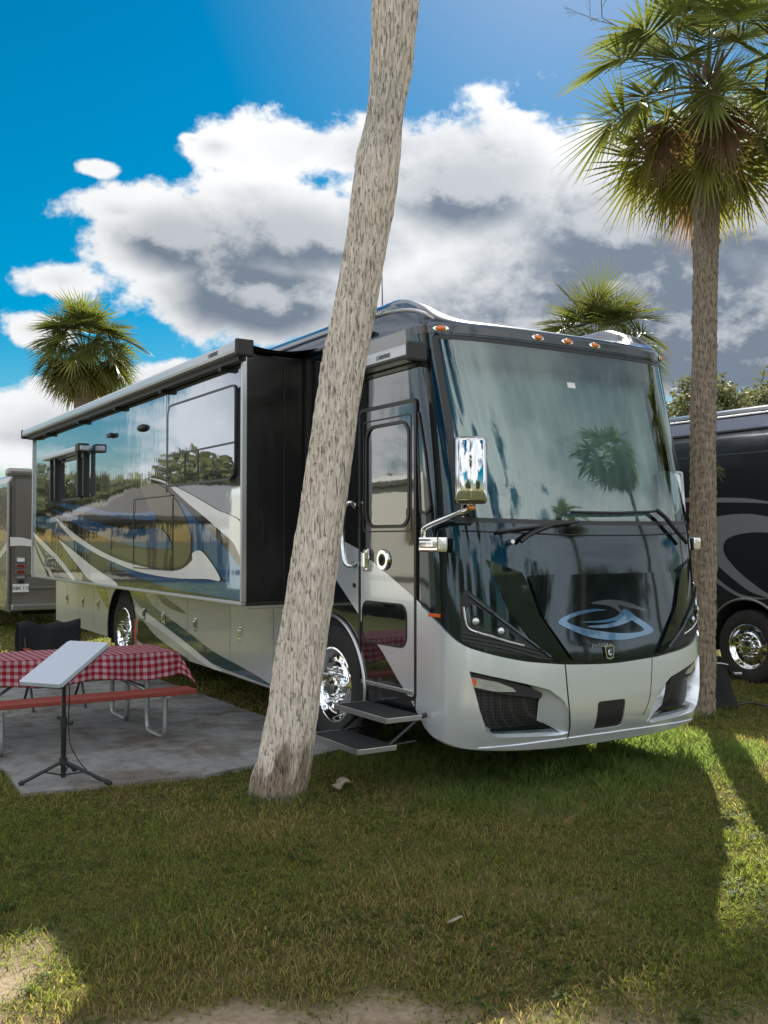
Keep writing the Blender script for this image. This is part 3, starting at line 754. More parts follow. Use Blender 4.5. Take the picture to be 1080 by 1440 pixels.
    for wpoly, nm in ((dwin, 'door_window'), (lwin, 'lower_door_window')):
        mb = MB(); patch(mb, S0, wpoly, (), .2, .0145 if nm == 'lower_door_window' else .006); g = mb.build(nm, M['winglass'], door)
        mb = MB(); ring(mb, S0, inset(wpoly, -.018 if nm == 'door_window' else -.006), inset(wpoly, .008), .018, .01); mb.build('window_frame', M['trim'], g)
    fr = MB(); ring(fr, S0, rrect(.235, .955, 1.88, 2.79, .03), rrect(.247, .943, 1.892, 2.778, .03), .0135, .006); fr.build('door_moulding', M['trim'], door)
    lt = MB(); lt.box((-.024, .88, 1.655), (.028, .085, .185), bev=.012); lt.box((-.045, .88, 1.655), (.02, .05, .13), bev=.008); lt.build('door_handle', M['chrome'], door)
    lk = MB(); lk.lathe([(0, -.036), (.035, -.034), (.045, -.028), (.05, -.034), (.078, -.034), (.085, -.024), (.085, -.010)], (0, .628, 1.66), 'x', 32)
    lk.build('deadbolt_ring', M['chrome'], door)
    lk = MB(); lk.lathe([(0, -.0385), (.048, -.0375), (.05, -.033)], (0, .628, 1.66), 'x', 24); lk.box((-.042, .628, 1.66), (.02, .018, .05), bev=.005); lk.build('lock_cup', M['trim'], door)
    dl = MB(); dl.box((-.013, .6, .66), (.012, .76, .03), bev=.003); dl.build('kick_strip', M['alu'], door)
    # grab handle
    gh = MB(); gh.tube(catmull([(-.02, 1.09, 2.10), (-.06, 1.09, 2.13), (-.085, 1.12, 2.09), (-.085, 1.17, 1.95), (-.085, 1.17, 1.80), (-.085, 1.13, 1.64), (-.06, 1.09, 1.60), (-.02, 1.09, 1.62)], 6, False), .019, 12)
    gh.lathe([(.03, -.012), (.028, -.022), (0, -.024)], (0, 1.09, 2.10), 'x', 16); gh.lathe([(.03, -.012), (.028, -.022), (0, -.024)], (0, 1.09, 1.61), 'x', 16)
    gh.build('grab_handle', M['chrome'], root)
    kh = MB(); kh.lathe([(.018, -.01), (.018, -.02), (0, -.021)], (0, 1.10, 1.44), 'x', 14); kh.build('keypad', M['trim'], root)
    # narrow quarter window next to the pillar
    qp = roundpoly([(.125, 2.78), (.085, 2.78), (-.005, 2.45), (-.06, 2.06), (.0, 2.02), (.10, 2.03)], .03)
    qf = lambda a, b, off=0.0: (lambda t: cap(t, b, off))(-1 + (max(0.0, (smooth_interp(b, ZK, UJ) - a)) / 2.25)) if a < smooth_interp(b, ZK, UJ) else (Vector((-off, a, b)), Vector((-1, 0, 0)))
    mb = MB(); patch(mb, qf, qp, (), .04, .004); qo = mb.build('quarter_window', M['winglass'], root)
    mb = MB(); ring(mb, qf, inset(qp, -.014), inset(qp, .010), .010, .01, step=.04); mb.build('window_frame', M['trim'], qo)
    # ---- door awning
    aw = MB(); aw.box((-.075, .75, 3.235), (.15, 1.38, .115), bev=.03); awo = aw.build('door_awning', M['awning'], root)
    aw = MB(); aw.box((-.085, .055, 3.225), (.17, .05, .15), bev=.02); aw.box((-.156, .75, 3.19), (.012, 1.36, .02)); split_build(aw, 'awning_end_cap', M['plastic'], awo)
    text_mesh('awning_lettering', 'CAREFREE', .045, M['trim'], awo, frame_mtx((-.1515, .42, 3.235), (0, -1, 0), (0, 0, 1)), .001, bold=.001)
    # ---- steps
    sp = empty('entry_steps', (0, 0, 0), 0, root)
    for (v0, v1, u0, u1, z) in ((-.36, -.06, .03, .80, .525), (-.62, -.30, .0, .72, .335)):
        s_ = MB(); s_.box(((v0 + v1) / 2, (u0 + u1) / 2, z - .02), (v1 - v0, u1 - u0, .035), bev=.006); t_ = s_.build('tread', M['blackmetal'], sp)
    for (v0, v1, u0, u1, z) in ((-.36, -.06, .03, .80, .525), (-.62, -.30, .0, .72, .335)):
        s_ = MB(); s_.box(((v0 + v1) / 2, (u0 + u1) / 2, z + .001), (v1 - v0 - .03, u1 - u0 - .03, .006)); s_.build('tread_grip', M['stepgrip'], sp)
        s_ = MB(); s_.box((v0 - .004, (u0 + u1) / 2, z - .016), (.012, u1 - u0 + .008, .042), bev=.003); s_.box(((v0 + v1) / 2, u0 - .004, z - .016), (v1 - v0, .010, .038), bev=.003); s_.box(((v0 + v1) / 2, u1 + .004, z - .016), (v1 - v0, .010, .038), bev=.003)
        split_build(s_, 'edge_trim', M['alu'], sp)
    s_ = MB()
    for u in (.04, .74):
        s_.tube([(-.08, u, .50), (-.34, u, .33)], .014, 6); s_.tube([(.2, u, .58), (-.1, u, .50)], .018, 6); s_.tube([(-.32, u, .50), (-.10, u, .34), (-.5, u, .315)], .010, 6)
    split_build(s_, 'step_linkage', M['blackmetal'], sp)
    # ---- mirrors
    def mirror(sd):
        mr = empty('side_mirror', (0, 0, 0), 0, root)
        def P(v, u, z): return (v - .06 * (z > 1.95), u, z) if sd < 0 else (W - v - .22 * (z > 1.9), u + .36 * (z > 1.9), z - .13 * (z > 1.9))
        b = MB()
        b.box(P(-.045, -.10, 1.785), (.09, .26, .11), bev=.015); b.box(P(-.06, -.10, 1.785), (.09, .20, .05), bev=.01); b.build('mirror_base', M['chrome'], mr)
        a = MB(); a.tube(catmull([P(-.05, .0, 1.80), P(-.065, -.01, 1.87), P(-.06, -.06, 1.92), P(.01, -.40, 2.0), P(.03, -.52, 2.03), P(.03, -.53, 2.10)], 6, False), .024, 12); a.build('mirror_arm', M['chrome'], mr)
        h = MB(); bm = bmesh.new(); bmesh.ops.create_cube(bm, size=1); bmesh.ops.scale(bm, vec=(.225, .13, .47), verts=bm.verts)
        ev = [e for e in bm.edges]; bmesh.ops.bevel(bm, geom=ev, offset=.035, segments=4, profile=.6, affect='EDGES')
        for v in bm.verts: v.co.y += -.10 * (1 - (v.co.x / .112) ** 2) * .25 * (1 if v.co.y < 0 else 0) - .02 * (1 - (v.co.z / .235) ** 2) * (1 if v.co.y < 0 else 0)
        rot = Matrix.Rotation(R(-30 if sd < 0 else 8), 4, 'Z') @ Matrix.Rotation(R(-3.5), 4, 'X')
        bmesh.ops.transform(bm, matrix=Matrix.Translation(P(.02, -.55, 2.30)) @ rot, verts=bm.verts); h.bm(bm, 0, True); ho = h.build('mirror_head', M['mirrorhead'], mr, auto=50)
        if sd < 0:
            t = MB(); t.box((-.03, -.545, 2.045), (.05, .05, .035), bev=.01); t.build('turn_signal', M['amber'], mr)
        t = MB(); bm = bmesh.new(); bmesh.ops.create_cube(bm, size=1); bmesh.ops.scale(bm, vec=(.2, .02, .42), verts=bm.verts)
        bmesh.ops.transform(bm, matrix=Matrix.Translation(P(.02, -.55, 2.30)) @ rot @ Matrix.Translation((0, .064, 0)), verts=bm.verts); t.bm(bm, 0, False); t.build('mirror_glass', M['trim'], mr)
    mirror(-1); mirror(1)
    # ---- slide-out
    SV = -.64; SU0, SU1, SZ0, SZ1 = 1.95, 9.93, 1.27, 3.46
    SS = sideL(SV, -1)
    so = MB()
    so.add([(SV, SU0, SZ0), (.05, SU0, SZ0), (.05, SU0, SZ1), (SV, SU0, SZ1), (SV, SU1, SZ0), (.05, SU1, SZ0), (.05, SU1, SZ1), (SV, SU1, SZ1)],
           [(0, 1, 2, 3), (5, 4, 7, 6), (0, 4, 5, 1), (3, 2, 6, 7)])
    slide = so.build('slide_out', M['black'], root)
    ew = MB(); ew.add([(SV + .004, SU0 - .003, SZ0 + .004), (-.004, SU0 - .003, SZ0 + .004), (-.004, SU0 - .003, SZ1 - .004), (SV + .004, SU0 - .003, SZ1 - .004)], [(0, 1, 2, 3)]); ew.build('slide_end_wall', M['endwall'], slide)
    f = MB(); patch(f, SS, [(SU0, SZ0), (SU1, SZ0), (SU1, SZ1), (SU0, SZ1)], (), .5, 0); f.build('slide_panel', M['slide'], slide)
    tr = MB(); tr.box((SV - .006, SU0 - .012, 2.36), (.05, .035, 2.18), bev=.006); tr.box((SV - .006, SU1 + .012, 2.36), (.05, .035, 2.18), bev=.006)
    tr.box((SV - .006, 5.94, SZ0 - .014), (.045, 8.03, .03), bev=.006); split_build(tr, 'corner_trim', M['alu'], slide)
    tr = MB(); tr.box((-.02, SU0 - .03, 2.36), (.05, .06, 2.2), bev=.01); tr.box((-.32, SU0 - .012, SZ0 - .015), (.62, .03, .03), bev=.006); tr.box((-.25, SU0 - .006, 2.34), (.012, .012, 2.1)); split_build(tr, 'slide_seal', M['rubber'], slide)
    tr = MB(); tr.box((-.32, SU0 - .02, SZ0 - .05), (.6, .02, .012), bev=.003); tr.build('drip_rail', M['alu'], slide)
    dec = [('blueleft', 'blue', [(9.9, 2.18), (8.93, 2.16), (8.3, 2.1), (7.37, 1.85), (6.54, 1.67), (7.47, 1.68), (8.29, 1.85), (9.06, 1.98), (9.9, 2.04)]),
           ('gold', 'gold', [(9.05, 1.86), (8.35, 1.81), (8.04, 1.7), (7.38, 1.47), (6.68, 1.28), (7.63, 1.28), (8.4, 1.55)]),
           ('dark', 'olive', [(9.9, 1.88), (9.25, 1.69), (8.46, 1.51), (8.03, 1.37), (7.74, 1.285), (8.15, 1.285), (9.18, 1.6), (9.9, 1.80)]),
           ('cream', 'cream', [(9.9, 1.74), (9.59, 1.56), (9.03, 1.28), (9.9, 1.28)]),
           ('w2', 'cream', [(9.89, 1.81), (9.31, 1.6), (8.64, 1.285), (8.83, 1.285), (9.45, 1.56)]),
           ('w1', 'white', [(9.91, 1.93), (9.18, 1.77), (8.28, 1.55), (7.44, 1.285), (7.66, 1.285), (8.46, 1.51), (9.25, 1.69), (9.91, 1.88)]),
           ('ww', 'white', [(8.35, 1.82), (7.47, 1.65), (6.63, 1.48), (5.55, 1.285), (6.63, 1.285), (7.36, 1.48), (8.04, 1.7)]),
           ('olive', 'olive', [(4.83, 2.5), (4.11, 2.4), (3.58, 2.2), (3.28, 1.97), (3.18, 1.76), (3.33, 1.59), (3.7, 1.53), (4.37, 1.53), (5.13, 1.60), (5.8, 1.66), (5.8, 1.72), (4.97, 1.72), (4.38, 1.72), (3.77, 1.73), (3.77, 1.82), (3.97, 1.96), (4.38, 2.13), (4.68, 2.35)]),
           ('blue1', 'blue', [(8.55, 2.36), (6.96, 2.25), (5.81, 2.16), (4.83, 2.12), (4.35, 2.13), (4.21, 2.07), (4.38, 2.03), (5.81, 2.1), (6.96, 2.18), (8.06, 2.26)]),
           ('blue2', 'blue', [(8.68, 2.26), (6.95, 2.09), (5.55, 1.96), (4.67, 1.94), (4.1, 1.94), (3.8, 1.82), (3.78, 1.735), (4.38, 1.73), (5.54, 1.79), (6.95, 1.95), (8.06, 2.13)]),
           ('cres', 'white', [(8.55, 2.14), (7.7, 1.94), (6.64, 1.74), (5.54, 1.59), (4.37, 1.51), (3.57, 1.51), (3.18, 1.61), (3.15, 1.69), (2.88, 1.7), (2.45, 1.46), (2.81, 1.45), (3.7, 1.43), (4.74, 1.46), (5.71, 1.55), (6.64, 1.67), (7.82, 1.88)]),
           ('upper', 'white', [(4.46, 2.49), (4.11, 2.46), (3.71, 2.38), (3.1, 2.24), (2.55, 2.1), (1.965, 1.96), (1.965, 1.66), (2.15, 1.79), (2.45, 1.9), (2.82, 2.03), (3.22, 2.16), (3.59, 2.29), (3.91, 2.4)])]
    lo = catmull([(9.92, 2.22), (8.8, 2.30), (7.4, 2.33), (6.0, 2.38), (5.0, 2.46), (4.3, 2.50), (3.6, 2.36), (2.9, 2.18), (2.3, 2.00), (1.957, 1.90)], 5, False)
    mb = MB(); patch(mb, SS, [(max(1.957, min(9.92, a)), b) for a, b in lo] + [(1.957, 1.28), (9.92, 1.28)], (), .4, .0009); mb.build('lower_paint_field', M['lowfield'], slide)
    # deep blue sweep with crisp corners
    mb = MB(); patch(mb, SS, [(3.77, 2.2), (3.46, 2.19), (3.28, 2.11), (3.1, 2.02), (2.66, 1.88), (2.29, 1.72), (1.965, 1.55), (1.965, 1.285), (2.81, 1.30), (3.7, 1.31), (5.12, 1.42), (6.16, 1.55), (5.71, 1.555), (4.74, 1.455), (3.7, 1.425), (2.81, 1.44), (2.35, 1.44), (2.86, 1.72), (3.15, 1.70), (3.36, 1.95), (3.43, 2.02)], (), .3, .0016); mb.build('paint_swoosh', M['blue'], slide)
    for i, (_, m, pts) in enumerate(dec):
        mb = MB(); pl = catmull(pts, 5); pl = [(min(9.925, max(1.955, a)), max(1.275, b)) for a, b in pl]
        patch(mb, SS, pl, (), .3, .0020 + .0005 * i); mb.build('paint_swoosh', M[m], slide)
    text_mesh('model_lettering', 'Reatta', .26, M['white'], slide, frame_mtx((SV - .0098, 8.85, 1.50), (0, -1, .0), (0, 0, 1)), .001, shear=.35, bold=.022)
    text_mesh('model_lettering', 'Reatta', .26, M['trim'], slide, frame_mtx((SV - .0125, 8.85, 1.50), (0, -1, .0), (0, 0, 1)), .001, shear=.35, bold=.004)
    # windows of the slide
    wp = roundpoly([(2.10, 2.37), (3.86, 2.38), (3.86, 3.20), (2.10, 3.20)], .10)
    mb = MB(); patch(mb, SS, wp, (), .3, .010, .008); wo = mb.build('slide_window', M['slideglass'], slide)
    mb = MB(); ring(mb, SS, inset(wp, -.016), inset(wp, .006), .013, .012); mb.box((SV - .012, 2.98, 2.69), (.01, 1.76, .016)); mb.box((SV - .012, 3.01, 2.53), (.01, .014, .30)); mb.box((SV - .012, 3.36, 2.53), (.01, .010, .30)); mb.build('window_frame', M['trim'], wo)
    mb = MB(); mb.tube([(SV - .02, 2.085, 3.18), (SV - .02, 2.085, 2.50), (SV - .02, 2.11, 2.40), (SV - .02, 2.2, 2.36)], .013, 8); mb.build('window_gasket', M['trim'], wo)
    wp = roundpoly([(7.2, 2.38), (8.2, 2.38), (8.2, 2.90), (7.2, 2.90)], .05)
    mb = MB(); patch(mb, SS, wp, (), .3, .010, .008); wo = mb.build('slide_window', M['slideglass'], slide)
    mb = MB(); ring(mb, SS, inset(wp, -.02), inset(wp, .006), .013, .012); mb.build('window_frame', M['trim'], wo)
    wa = MB(); wa.box((SV - .10, 7.72, 2.995), (.13, 2.05, .075), bev=.02); wao = wa.build('window_awning', M['awning'], slide)
    ar = MB()
    for u in (6.86, 7.14, 8.34, 8.60): ar.box((SV - .055, u, 2.68), (.05, .055, .60), bev=.01)
    ar.box((SV - .11, 6.78, 3.0), (.15, .16, .11), bev=.02); split_build(ar, 'awning_arm', M['plastic'], wao)
    # flush seams of the refrigerator vent door
    sm = MB(); [sm.box((SV - .010, u, z), (.004, du, dz)) for u, z, du, dz in ((4.98, 1.90, .012, .75), (3.71, 1.88, .012, .74), (4.35, 2.275, 1.27, .014), (4.35, 1.505, 1.27, .012), (3.9, 2.86, .010, 1.1))]
    split_build(sm, 'panel_seam', M['trim'], slide)
    lt = MB(); bm = bmesh.new(); bmesh.ops.create_uvsphere(bm, u_segments=18, v_segments=10, radius=1); bmesh.ops.scale(bm, vec=(.05, .13, .042), verts=bm.verts); bmesh.ops.translate(bm, vec=(SV - .01, 4.68, 3.06), verts=bm.verts); lt.bm(bm, 0, True); lt.build('porch_light', M['plastic'], slide)
    lt = MB(); lt.box((SV - .03, 5.84, 3.08), (.05, .16, .055), bev=.015); lt.build('side_camera', M['plastic'], slide)
    # slide topper awning
    ta = MB(); ta.box((-.735, 5.90, 3.475), (.15, 8.30, .105), bev=.028); tao = ta.build('slide_awning', M['awning'], root)
    ta = MB(); ta.box((-.735, 1.735, 3.465), (.165, .05, .15), bev=.018); ta.box((-.735, 10.06, 3.465), (.165, .05, .14), bev=.018); split_build(ta, 'awning_end_cap', M['plastic'], tao)
    ta = MB(); ta.box((-.70, 5.9, 3.40), (.07, 8.1, .05))
    for u in (2.3, 3.9, 5.5, 7.1, 8.9): ta.box((-.68, u, 3.37), (.10, .07, .06), bev=.01)
    split_build(ta, 'awning_bracket', M['plastic'], tao)
    tf = MB(); V = []; F = []
    for k in range(9):
        s_ = k / 8; v = -.70 + .72 * s_; z = 3.52 + .03 * s_ - .05 * math.sin(math.pi * s_)
        V += [(v, 1.80, z), (v, 10.0, z)]
    for k in range(8): F.append((2 * k, 2 * k + 1, 2 * k + 3, 2 * k + 2))
    tf.add(V, F, 0, True); tf.build('awning_fabric', M['cloth'], tao)
    text_mesh('awning_lettering', 'CAREFREE', .05, M['trim'], tao, frame_mtx((-.8115, 2.25, 3.475), (0, -1, 0), (0, 0, 1)), .001, bold=.001)
    return root
motorhome = build_motorhome()

def plush_toy():
    r = empty('plush_toy', L2W(.50, -.20, 1.995), ANG); r.scale = (1.25, 1.25, 1.25); tag(r, 'white stuffed dog sitting on the dashboard behind the windscreen', 'toy')
    b = MB()
    def ball(c, s):
        bm = bmesh.new(); bmesh.ops.create_uvsphere(bm, u_segments=16, v_segments=12, radius=1); bmesh.ops.scale(bm, vec=s, verts=bm.verts); bmesh.ops.translate(bm, vec=c, verts=bm.verts); b.bm(bm, 0, True)
    ball((0, 0, .07), (.075, .06, .08)); ball((0, -.02, .17), (.06, .055, .055)); ball((0, -.07, .155), (.028, .03, .022))
    ball((-.055, -.0, .15), (.018, .028, .05)); ball((.055, 0, .15), (.018, .028, .05)); ball((-.045, -.05, .03), (.026, .05, .026)); ball((.045, -.05, .03), (.026, .05, .026))
    b.build('toy_body', M['plush'], r)
    e = MB()
    for c in ((-.022, -.072, .185), (.022, -.072, .185), (0, -.10, .16)):
        bm = bmesh.new(); bmesh.ops.create_uvsphere(bm, u_segments=8, v_segments=6, radius=.008); bmesh.ops.translate(bm, vec=c, verts=bm.verts); e.bm(bm, 0, True)
    split_build(e, 'toy_button', M['trim'], r, .0005)
plush_toy()

# ================================================================== NEIGHBOURING COACHES
def simple_coach(name, loc, rz, length, paint, label, stripes=(), near_face=True, rear_detail=False, height=3.5, dark=True, wheels=(2.27,)):
    """x across 0..2.55, y along 0..length, near long side is x=0, end wall facing the viewer is y=0"""
    r = empty(name, loc, rz); tag(r, label, 'motorhome')
    prof = []
    w = 2.55; rr = .28
    sec = [(0, .5), (0, height - rr)] + [(rr - rr * math.cos(R(a)), height - rr + rr * math.sin(R(a))) for a in range(15, 91, 15)] + [(w - rr + rr * math.sin(R(a)), height - rr + rr * math.cos(R(a))) for a in range(0, 91, 15)] + [(w, .5)]
    mb = MB(); n = len(sec)
    # long side with arch notches
    def arch2(uc): return [(uc + .6 * math.cos(R(a)), .46 + .6 * math.sin(R(a))) for a in range(0, 181, 12)]
    out = [(length, .46)]
    for uc in sorted(wheels, reverse=True): out += [(uc + .6, .46)] + arch2(uc) + [(uc - .6, .46)]
    out += [(0.0, .46), (0.0, height - rr), (length, height - rr)]
    fnn = lambda u, z, off=0.0: (Vector((-off, u, z)), Vector((-1, 0, 0)))
    patch(mb, fnn, out, (), .4, 0, .04)
    V = []; 
    for y in (0, length): V += [(x, y, z) for x, z in sec]
    F = [(i, i + 1, n + i + 1, n + i) for i in range(1, n - 1)]
    mb.add(V, F, 0, True)
    mb.add([(x, 0, z) for x, z in sec], [tuple(range(n))]); mb.add([(x, length, z) for x, z in sec], [tuple(range(n))[::-1]])
    mb.build('body', paint, r)
    ch = MB(); ch.box((w / 2, length / 2, .62), (1.9, length - .8, .5)); ch.build('chassis', M['under'], r)
    for uc in wheels:
        wheel(.165, uc, .455, .475, r, -1)
        fd = MB(); fd.tube([(-.012, uc + .605 * math.cos(R(a)), .46 + .605 * math.sin(R(a))) for a in range(-2, 183, 8)], .016, 6); fd.build('wheel_arch_trim', M['alu'], r)
        lin = MB(); V = []; F = []
        for a in range(-10, 191, 10): V += [(.01, uc + .59 * math.cos(R(a)), .46 + .59 * math.sin(R(a))), (.5, uc + .59 * math.cos(R(a)), .46 + .59 * math.sin(R(a)))]
        for i in range(len(V) // 2 - 1): F.append((2 * i, 2 * i + 1, 2 * i + 3, 2 * i + 2))
        lin.add(V, F); lin.build('wheel_well', M['under'], r)
    return r, fnn

# right neighbour: dark coach
M['nblack'] = mat('charcoal_coach_paint', (.035, .037, .043), .12, .5, 1, 1.7, **wave)
M['nsilver'] = mat('coach_silver_swoosh', (.36, .38, .40), .15, .5, 1, 1.6, **wave)
M['nblue'] = mat('coach_blue_trim', (.09, .11, .17), .2, .5, 1, 1.6)
nr, nf = simple_coach('motorhome', tuple(L2W(6.43, .35, 0)), ANG, 11.6, M['nblack'], 'charcoal coach with silver swooshes parked beyond the right palm trunk', wheels=(1.90, 8.6), height=3.55)
def ndecal(pts, m, off, nm='paint_swoosh', par=nr, k=5):
    mb = MB(); patch(mb, nf, catmull(pts, k) if k else pts, (), .35, off); return mb.build(nm, m, par)
ndecal([(2.86, 2.39), (2.29, 2.37), (1.9, 2.35), (1.56, 2.3), (.9, 2.2), (.3, 2.05), (.3, 2.0), (.9, 2.15), (1.56, 2.27), (2.29, 2.31), (2.86, 2.33), (3.5, 2.33), (3.5, 2.38)], M['nsilver'], .002)
ndecal([(2.29, 2.13), (1.9, 2.15), (1.56, 2.11), (.9, 2.0), (.5, 1.85), (.9, 1.88), (1.56, 1.91), (1.84, 1.91), (2.12, 1.86), (2.235, 1.77), (2.22, 1.62), (2.02, 1.42), (1.78, 1.26), (1.57, 1.15), (1.0, .95), (1.0, .92), (1.57, 1.09), (1.85, 1.17), (2.12, 1.33), (2.36, 1.50), (2.75, 1.80), (2.9, 1.86), (2.6, 2.05)], M['nsilver'], .0024)
ndecal([(2.9, 1.62), (2.6, 1.45), (2.45, 1.31), (2.16, 1.15), (1.92, 1.07), (1.57, 1.085), (1.92, 1.11), (2.16, 1.20), (2.45, 1.38), (2.8, 1.60)], M['nsilver'], .0028)
ndecal([(5.5, 1.1), (5.0, 1.6), (4.0, 2.0), (3.2, 2.05), (4.0, 1.9), (5.0, 1.4)], M['nsilver'], .0028)
mb = MB(); mb.box((-.012, 5.8, 3.315), (.03, 11.0, .17), bev=.01); mb.build('roof_rail', M['nblue'], nr)
mb = MB(); mb.box((-.03, 5.8, 3.22), (.05, 11.0, .026), bev=.006); mb.build('gutter', M['trim'], nr)
mb = MB(); mb.box((-.03, 5.8, 3.413), (.06, 11.2, .025), bev=.006); mb.build('roof_edge', M['alu'], nr)
mb = MB(); patch(mb, nf, roundpoly([(3.6, 2.35), (5.2, 2.35), (5.2, 3.05), (3.6, 3.05)], .08), (), .4, .003, .003); mb.build('side_window', M['winglass'], nr)
mb = MB(); mb.box((-.004, 5.8, 2.93), (.006, 11.0, .010)); mb.build('panel_seam', M['nblue'], nr)

# left neighbour: tan coach, rear end in view
M['tan'] = mat('champagne_coach_paint', (.24, .225, .205), .22, .4, .6, 1.5, var=.06, vscale=2)
M['tandark'] = mat('coach_taupe_band', (.15, .14, .13), .25, .4, .6)
lr, lf = simple_coach('motorhome', tuple(L2W(-.26, 13.6, 0)), ANG, 10.5, M['tan'], 'champagne coloured coach with red tail lamps at the left edge behind the big motorhome', wheels=(3.0,), height=3.12)
ends = lambda x, z, off=0.0: (Vector((x, -off, z)), Vector((0, -1, 0)))
def ldecal(pts, m, off, nm, fn=ends, depth=0, par=lr):
    mb = MB(); patch(mb, fn, pts, (), .3, off, depth); return mb.build(nm, m, par)
ldecal(rrect(.06, 2.49, 1.12, 3.0, .04), M['tandark'], .004, 'rear_panel', depth=.004)
ldecal(rrect(.09, 2.46, 1.15, 2.97, .04), M['tan'], .012, 'engine_access_door', depth=.008)
ldecal([(.0, 1.70), (.2, 1.71), (1.3, 1.60), (2.5, 1.68), (2.5, 1.78), (1.3, 1.74), (.42, 1.81), (.2, 1.865), (.0, 1.87)], M['white'], .015, 'paint_swoosh')
ldecal([(0, 1.70), (.8, 1.48), (2.2, 1.30), (2.2, 1.36), (.8, 1.60), (0, 1.87)], M['white'], .003, 'paint_swoosh', lf)
ldecal([(0, 1.55), (1.2, 1.2), (3.6, 1.05), (3.6, 1.3), (1.2, 1.35), (0, 1.66)], M['nblue'], .003, 'paint_swoosh', lf)
for z, m_, n_ in ((1.44, 'paper', 'reversing_lamp'), (1.325, 'red', 'tail_lamp'), (1.215, 'red', 'tail_lamp'), (1.11, 'lens', 'tail_lamp')):
    mb = MB(); hh = .055 if z > 1.4 else .032
    patch(mb, ends, rrect(.10, .29, z - hh, z + hh, .03), (), .1, .028, .02, 0); patch(mb, ends, rrect(.125, .265, z - hh * .65, z + hh * .65, .018), (), .1, .034, .01, 1); mb.build(n_, [M['alu'], M[m_]], lr)
mb = MB(); mb.box((.20, -.03, .905), (.295, .02, .155), bev=.004); plo = mb.build('licence_plate', M['paper'], lr)
text_mesh('plate_lettering', 'XBK 115', .085, M['nblue'], plo, frame_mtx((.20, -.0405, .90), (1, 0, 0), (0, 0, 1)), .001, bold=.002)
mb = MB(); mb.box((.20, -.04, 1.03), (.10, .06, .045), bev=.008); mb.build('plate_lamp', M['trim'], lr)
mb = MB(); mb.box((1.27, -.05, .54), (2.5, .14, .115), bev=.02); mb.box((1.27, -.012, .90), (2.4, .02, .03), bev=.005); split_build(mb, 'rear_bumper', M['alu'], lr)
mb = MB(); mb.box((.17, .10, 3.10), (.46, .30, .16), bev=.06); mb.box((1.9, .10, 3.10), (.3, .30, .14), bev=.05); split_build(mb, 'roof_fairing', M['tan'], lr)
mb = MB(); mb.tube([(-.02, .02, .5), (-.02, .02, 2.9), (.1, .03, 3.05)], .035, 8); mb.build('corner_moulding', M['tandark'], lr)

# ================================================================== CONCRETE PAD, TABLE, CHAIR, DISH
PAD = [(-2.62, 1.28), (-1.3, 1.16), (-.3, 1.30), (.12, 1.42), (.16, 3.0), (.16, 6.62), (-2.0, 6.66), (-2.6, 6.6), (-2.55, 3.0)]
padw = [L2W(*p) for p in PAD]
def build_pad():
    mb = MB(); rng = random.Random(3)
    pl = []
    for p in dens(PAD, .12): pl.append((p[0] + rng.uniform(-.02, .02), p[1] + rng.uniform(-.02, .02)))
    f = lambda a, b, off=0.0: (Vector((a, b, .022 + off)), Vector((0, 0, 1)))
    seams = [rrect(-2.54, .11, 3.92, 3.944, .004, 1)]
    patch(mb, f, pl, seams, .5, 0, .06)
    o = mb.build('concrete_pad', M['padm'], None); o.location = (CO[0], CO[1], 0); o.rotation_euler = (0, 0, ANG)
    tag(o, None, None, None, 'structure')
def padmat():
    m, nt, N, L, b = newmat('weathered_concrete'); b.inputs['Roughness'].default_value = .9
    tc = N.new('ShaderNodeTexCoord')
    def nz(s, d=6): n = N.new('ShaderNodeTexNoise'); n.inputs['Scale'].default_value = s; n.inputs['Detail'].default_value = d; n.inputs['Roughness'].default_value = .65; L.new(tc.outputs['Object'], n.inputs['Vector']); return n.outputs[0]
    def rp(x, p0, p1, c0, c1): r = N.new('ShaderNodeValToRGB'); e = r.color_ramp.elements; e[0].position = p0; e[1].position = p1; e[0].color = (*c0, 1); e[1].color = (*c1, 1); L.new(x, r.inputs[0]); return r.outputs[0]
    def mx(f, a, c, md='MIX'):
        x = N.new('ShaderNodeMix'); x.data_type = 'RGBA'; x.blend_type = md
        if isinstance(f, float): x.inputs[0].default_value = f
        else: L.new(f, x.inputs[0])
        L.new(a, x.inputs[6]); L.new(c, x.inputs[7]); return x.outputs[2]
    a = rp(nz(2.2), .3, .7, (.20, .20, .195), (.34, .345, .35)); st = rp(nz(1.3, 5), .50, .60, (0, 0, 0), (.85, .85, .85))
    br = N.new('ShaderNodeRGB'); br.outputs[0].default_value = (.15, .125, .10, 1)
    c = mx(st, a, br.outputs[0]); c = mx(.8, c, rp(nz(90, 3), .35, .6, (.60, .60, .60), (1.15, 1.15, 1.15)), 'MULTIPLY'); c = mx(.8, c, rp(nz(7, 8), .35, .55, (.72, .70, .66), (1.08, 1.08, 1.1)), 'MULTIPLY')
    L.new(c, b.inputs['Base Color']); bp = N.new('ShaderNodeBump'); bp.inputs['Strength'].default_value = .6; bp.inputs['Distance'].default_value = .004
    L.new(nz(110, 3), bp.inputs['Height']); L.new(bp.outputs[0], b.inputs['Normal']); return m
M['padm'] = padmat(); build_pad()

def site_empty(name, v, u, label, cat, rz=0.0, z=0.0):
    e = empty(name, L2W(v, u, z), ANG + rz); tag(e, label, cat); return e
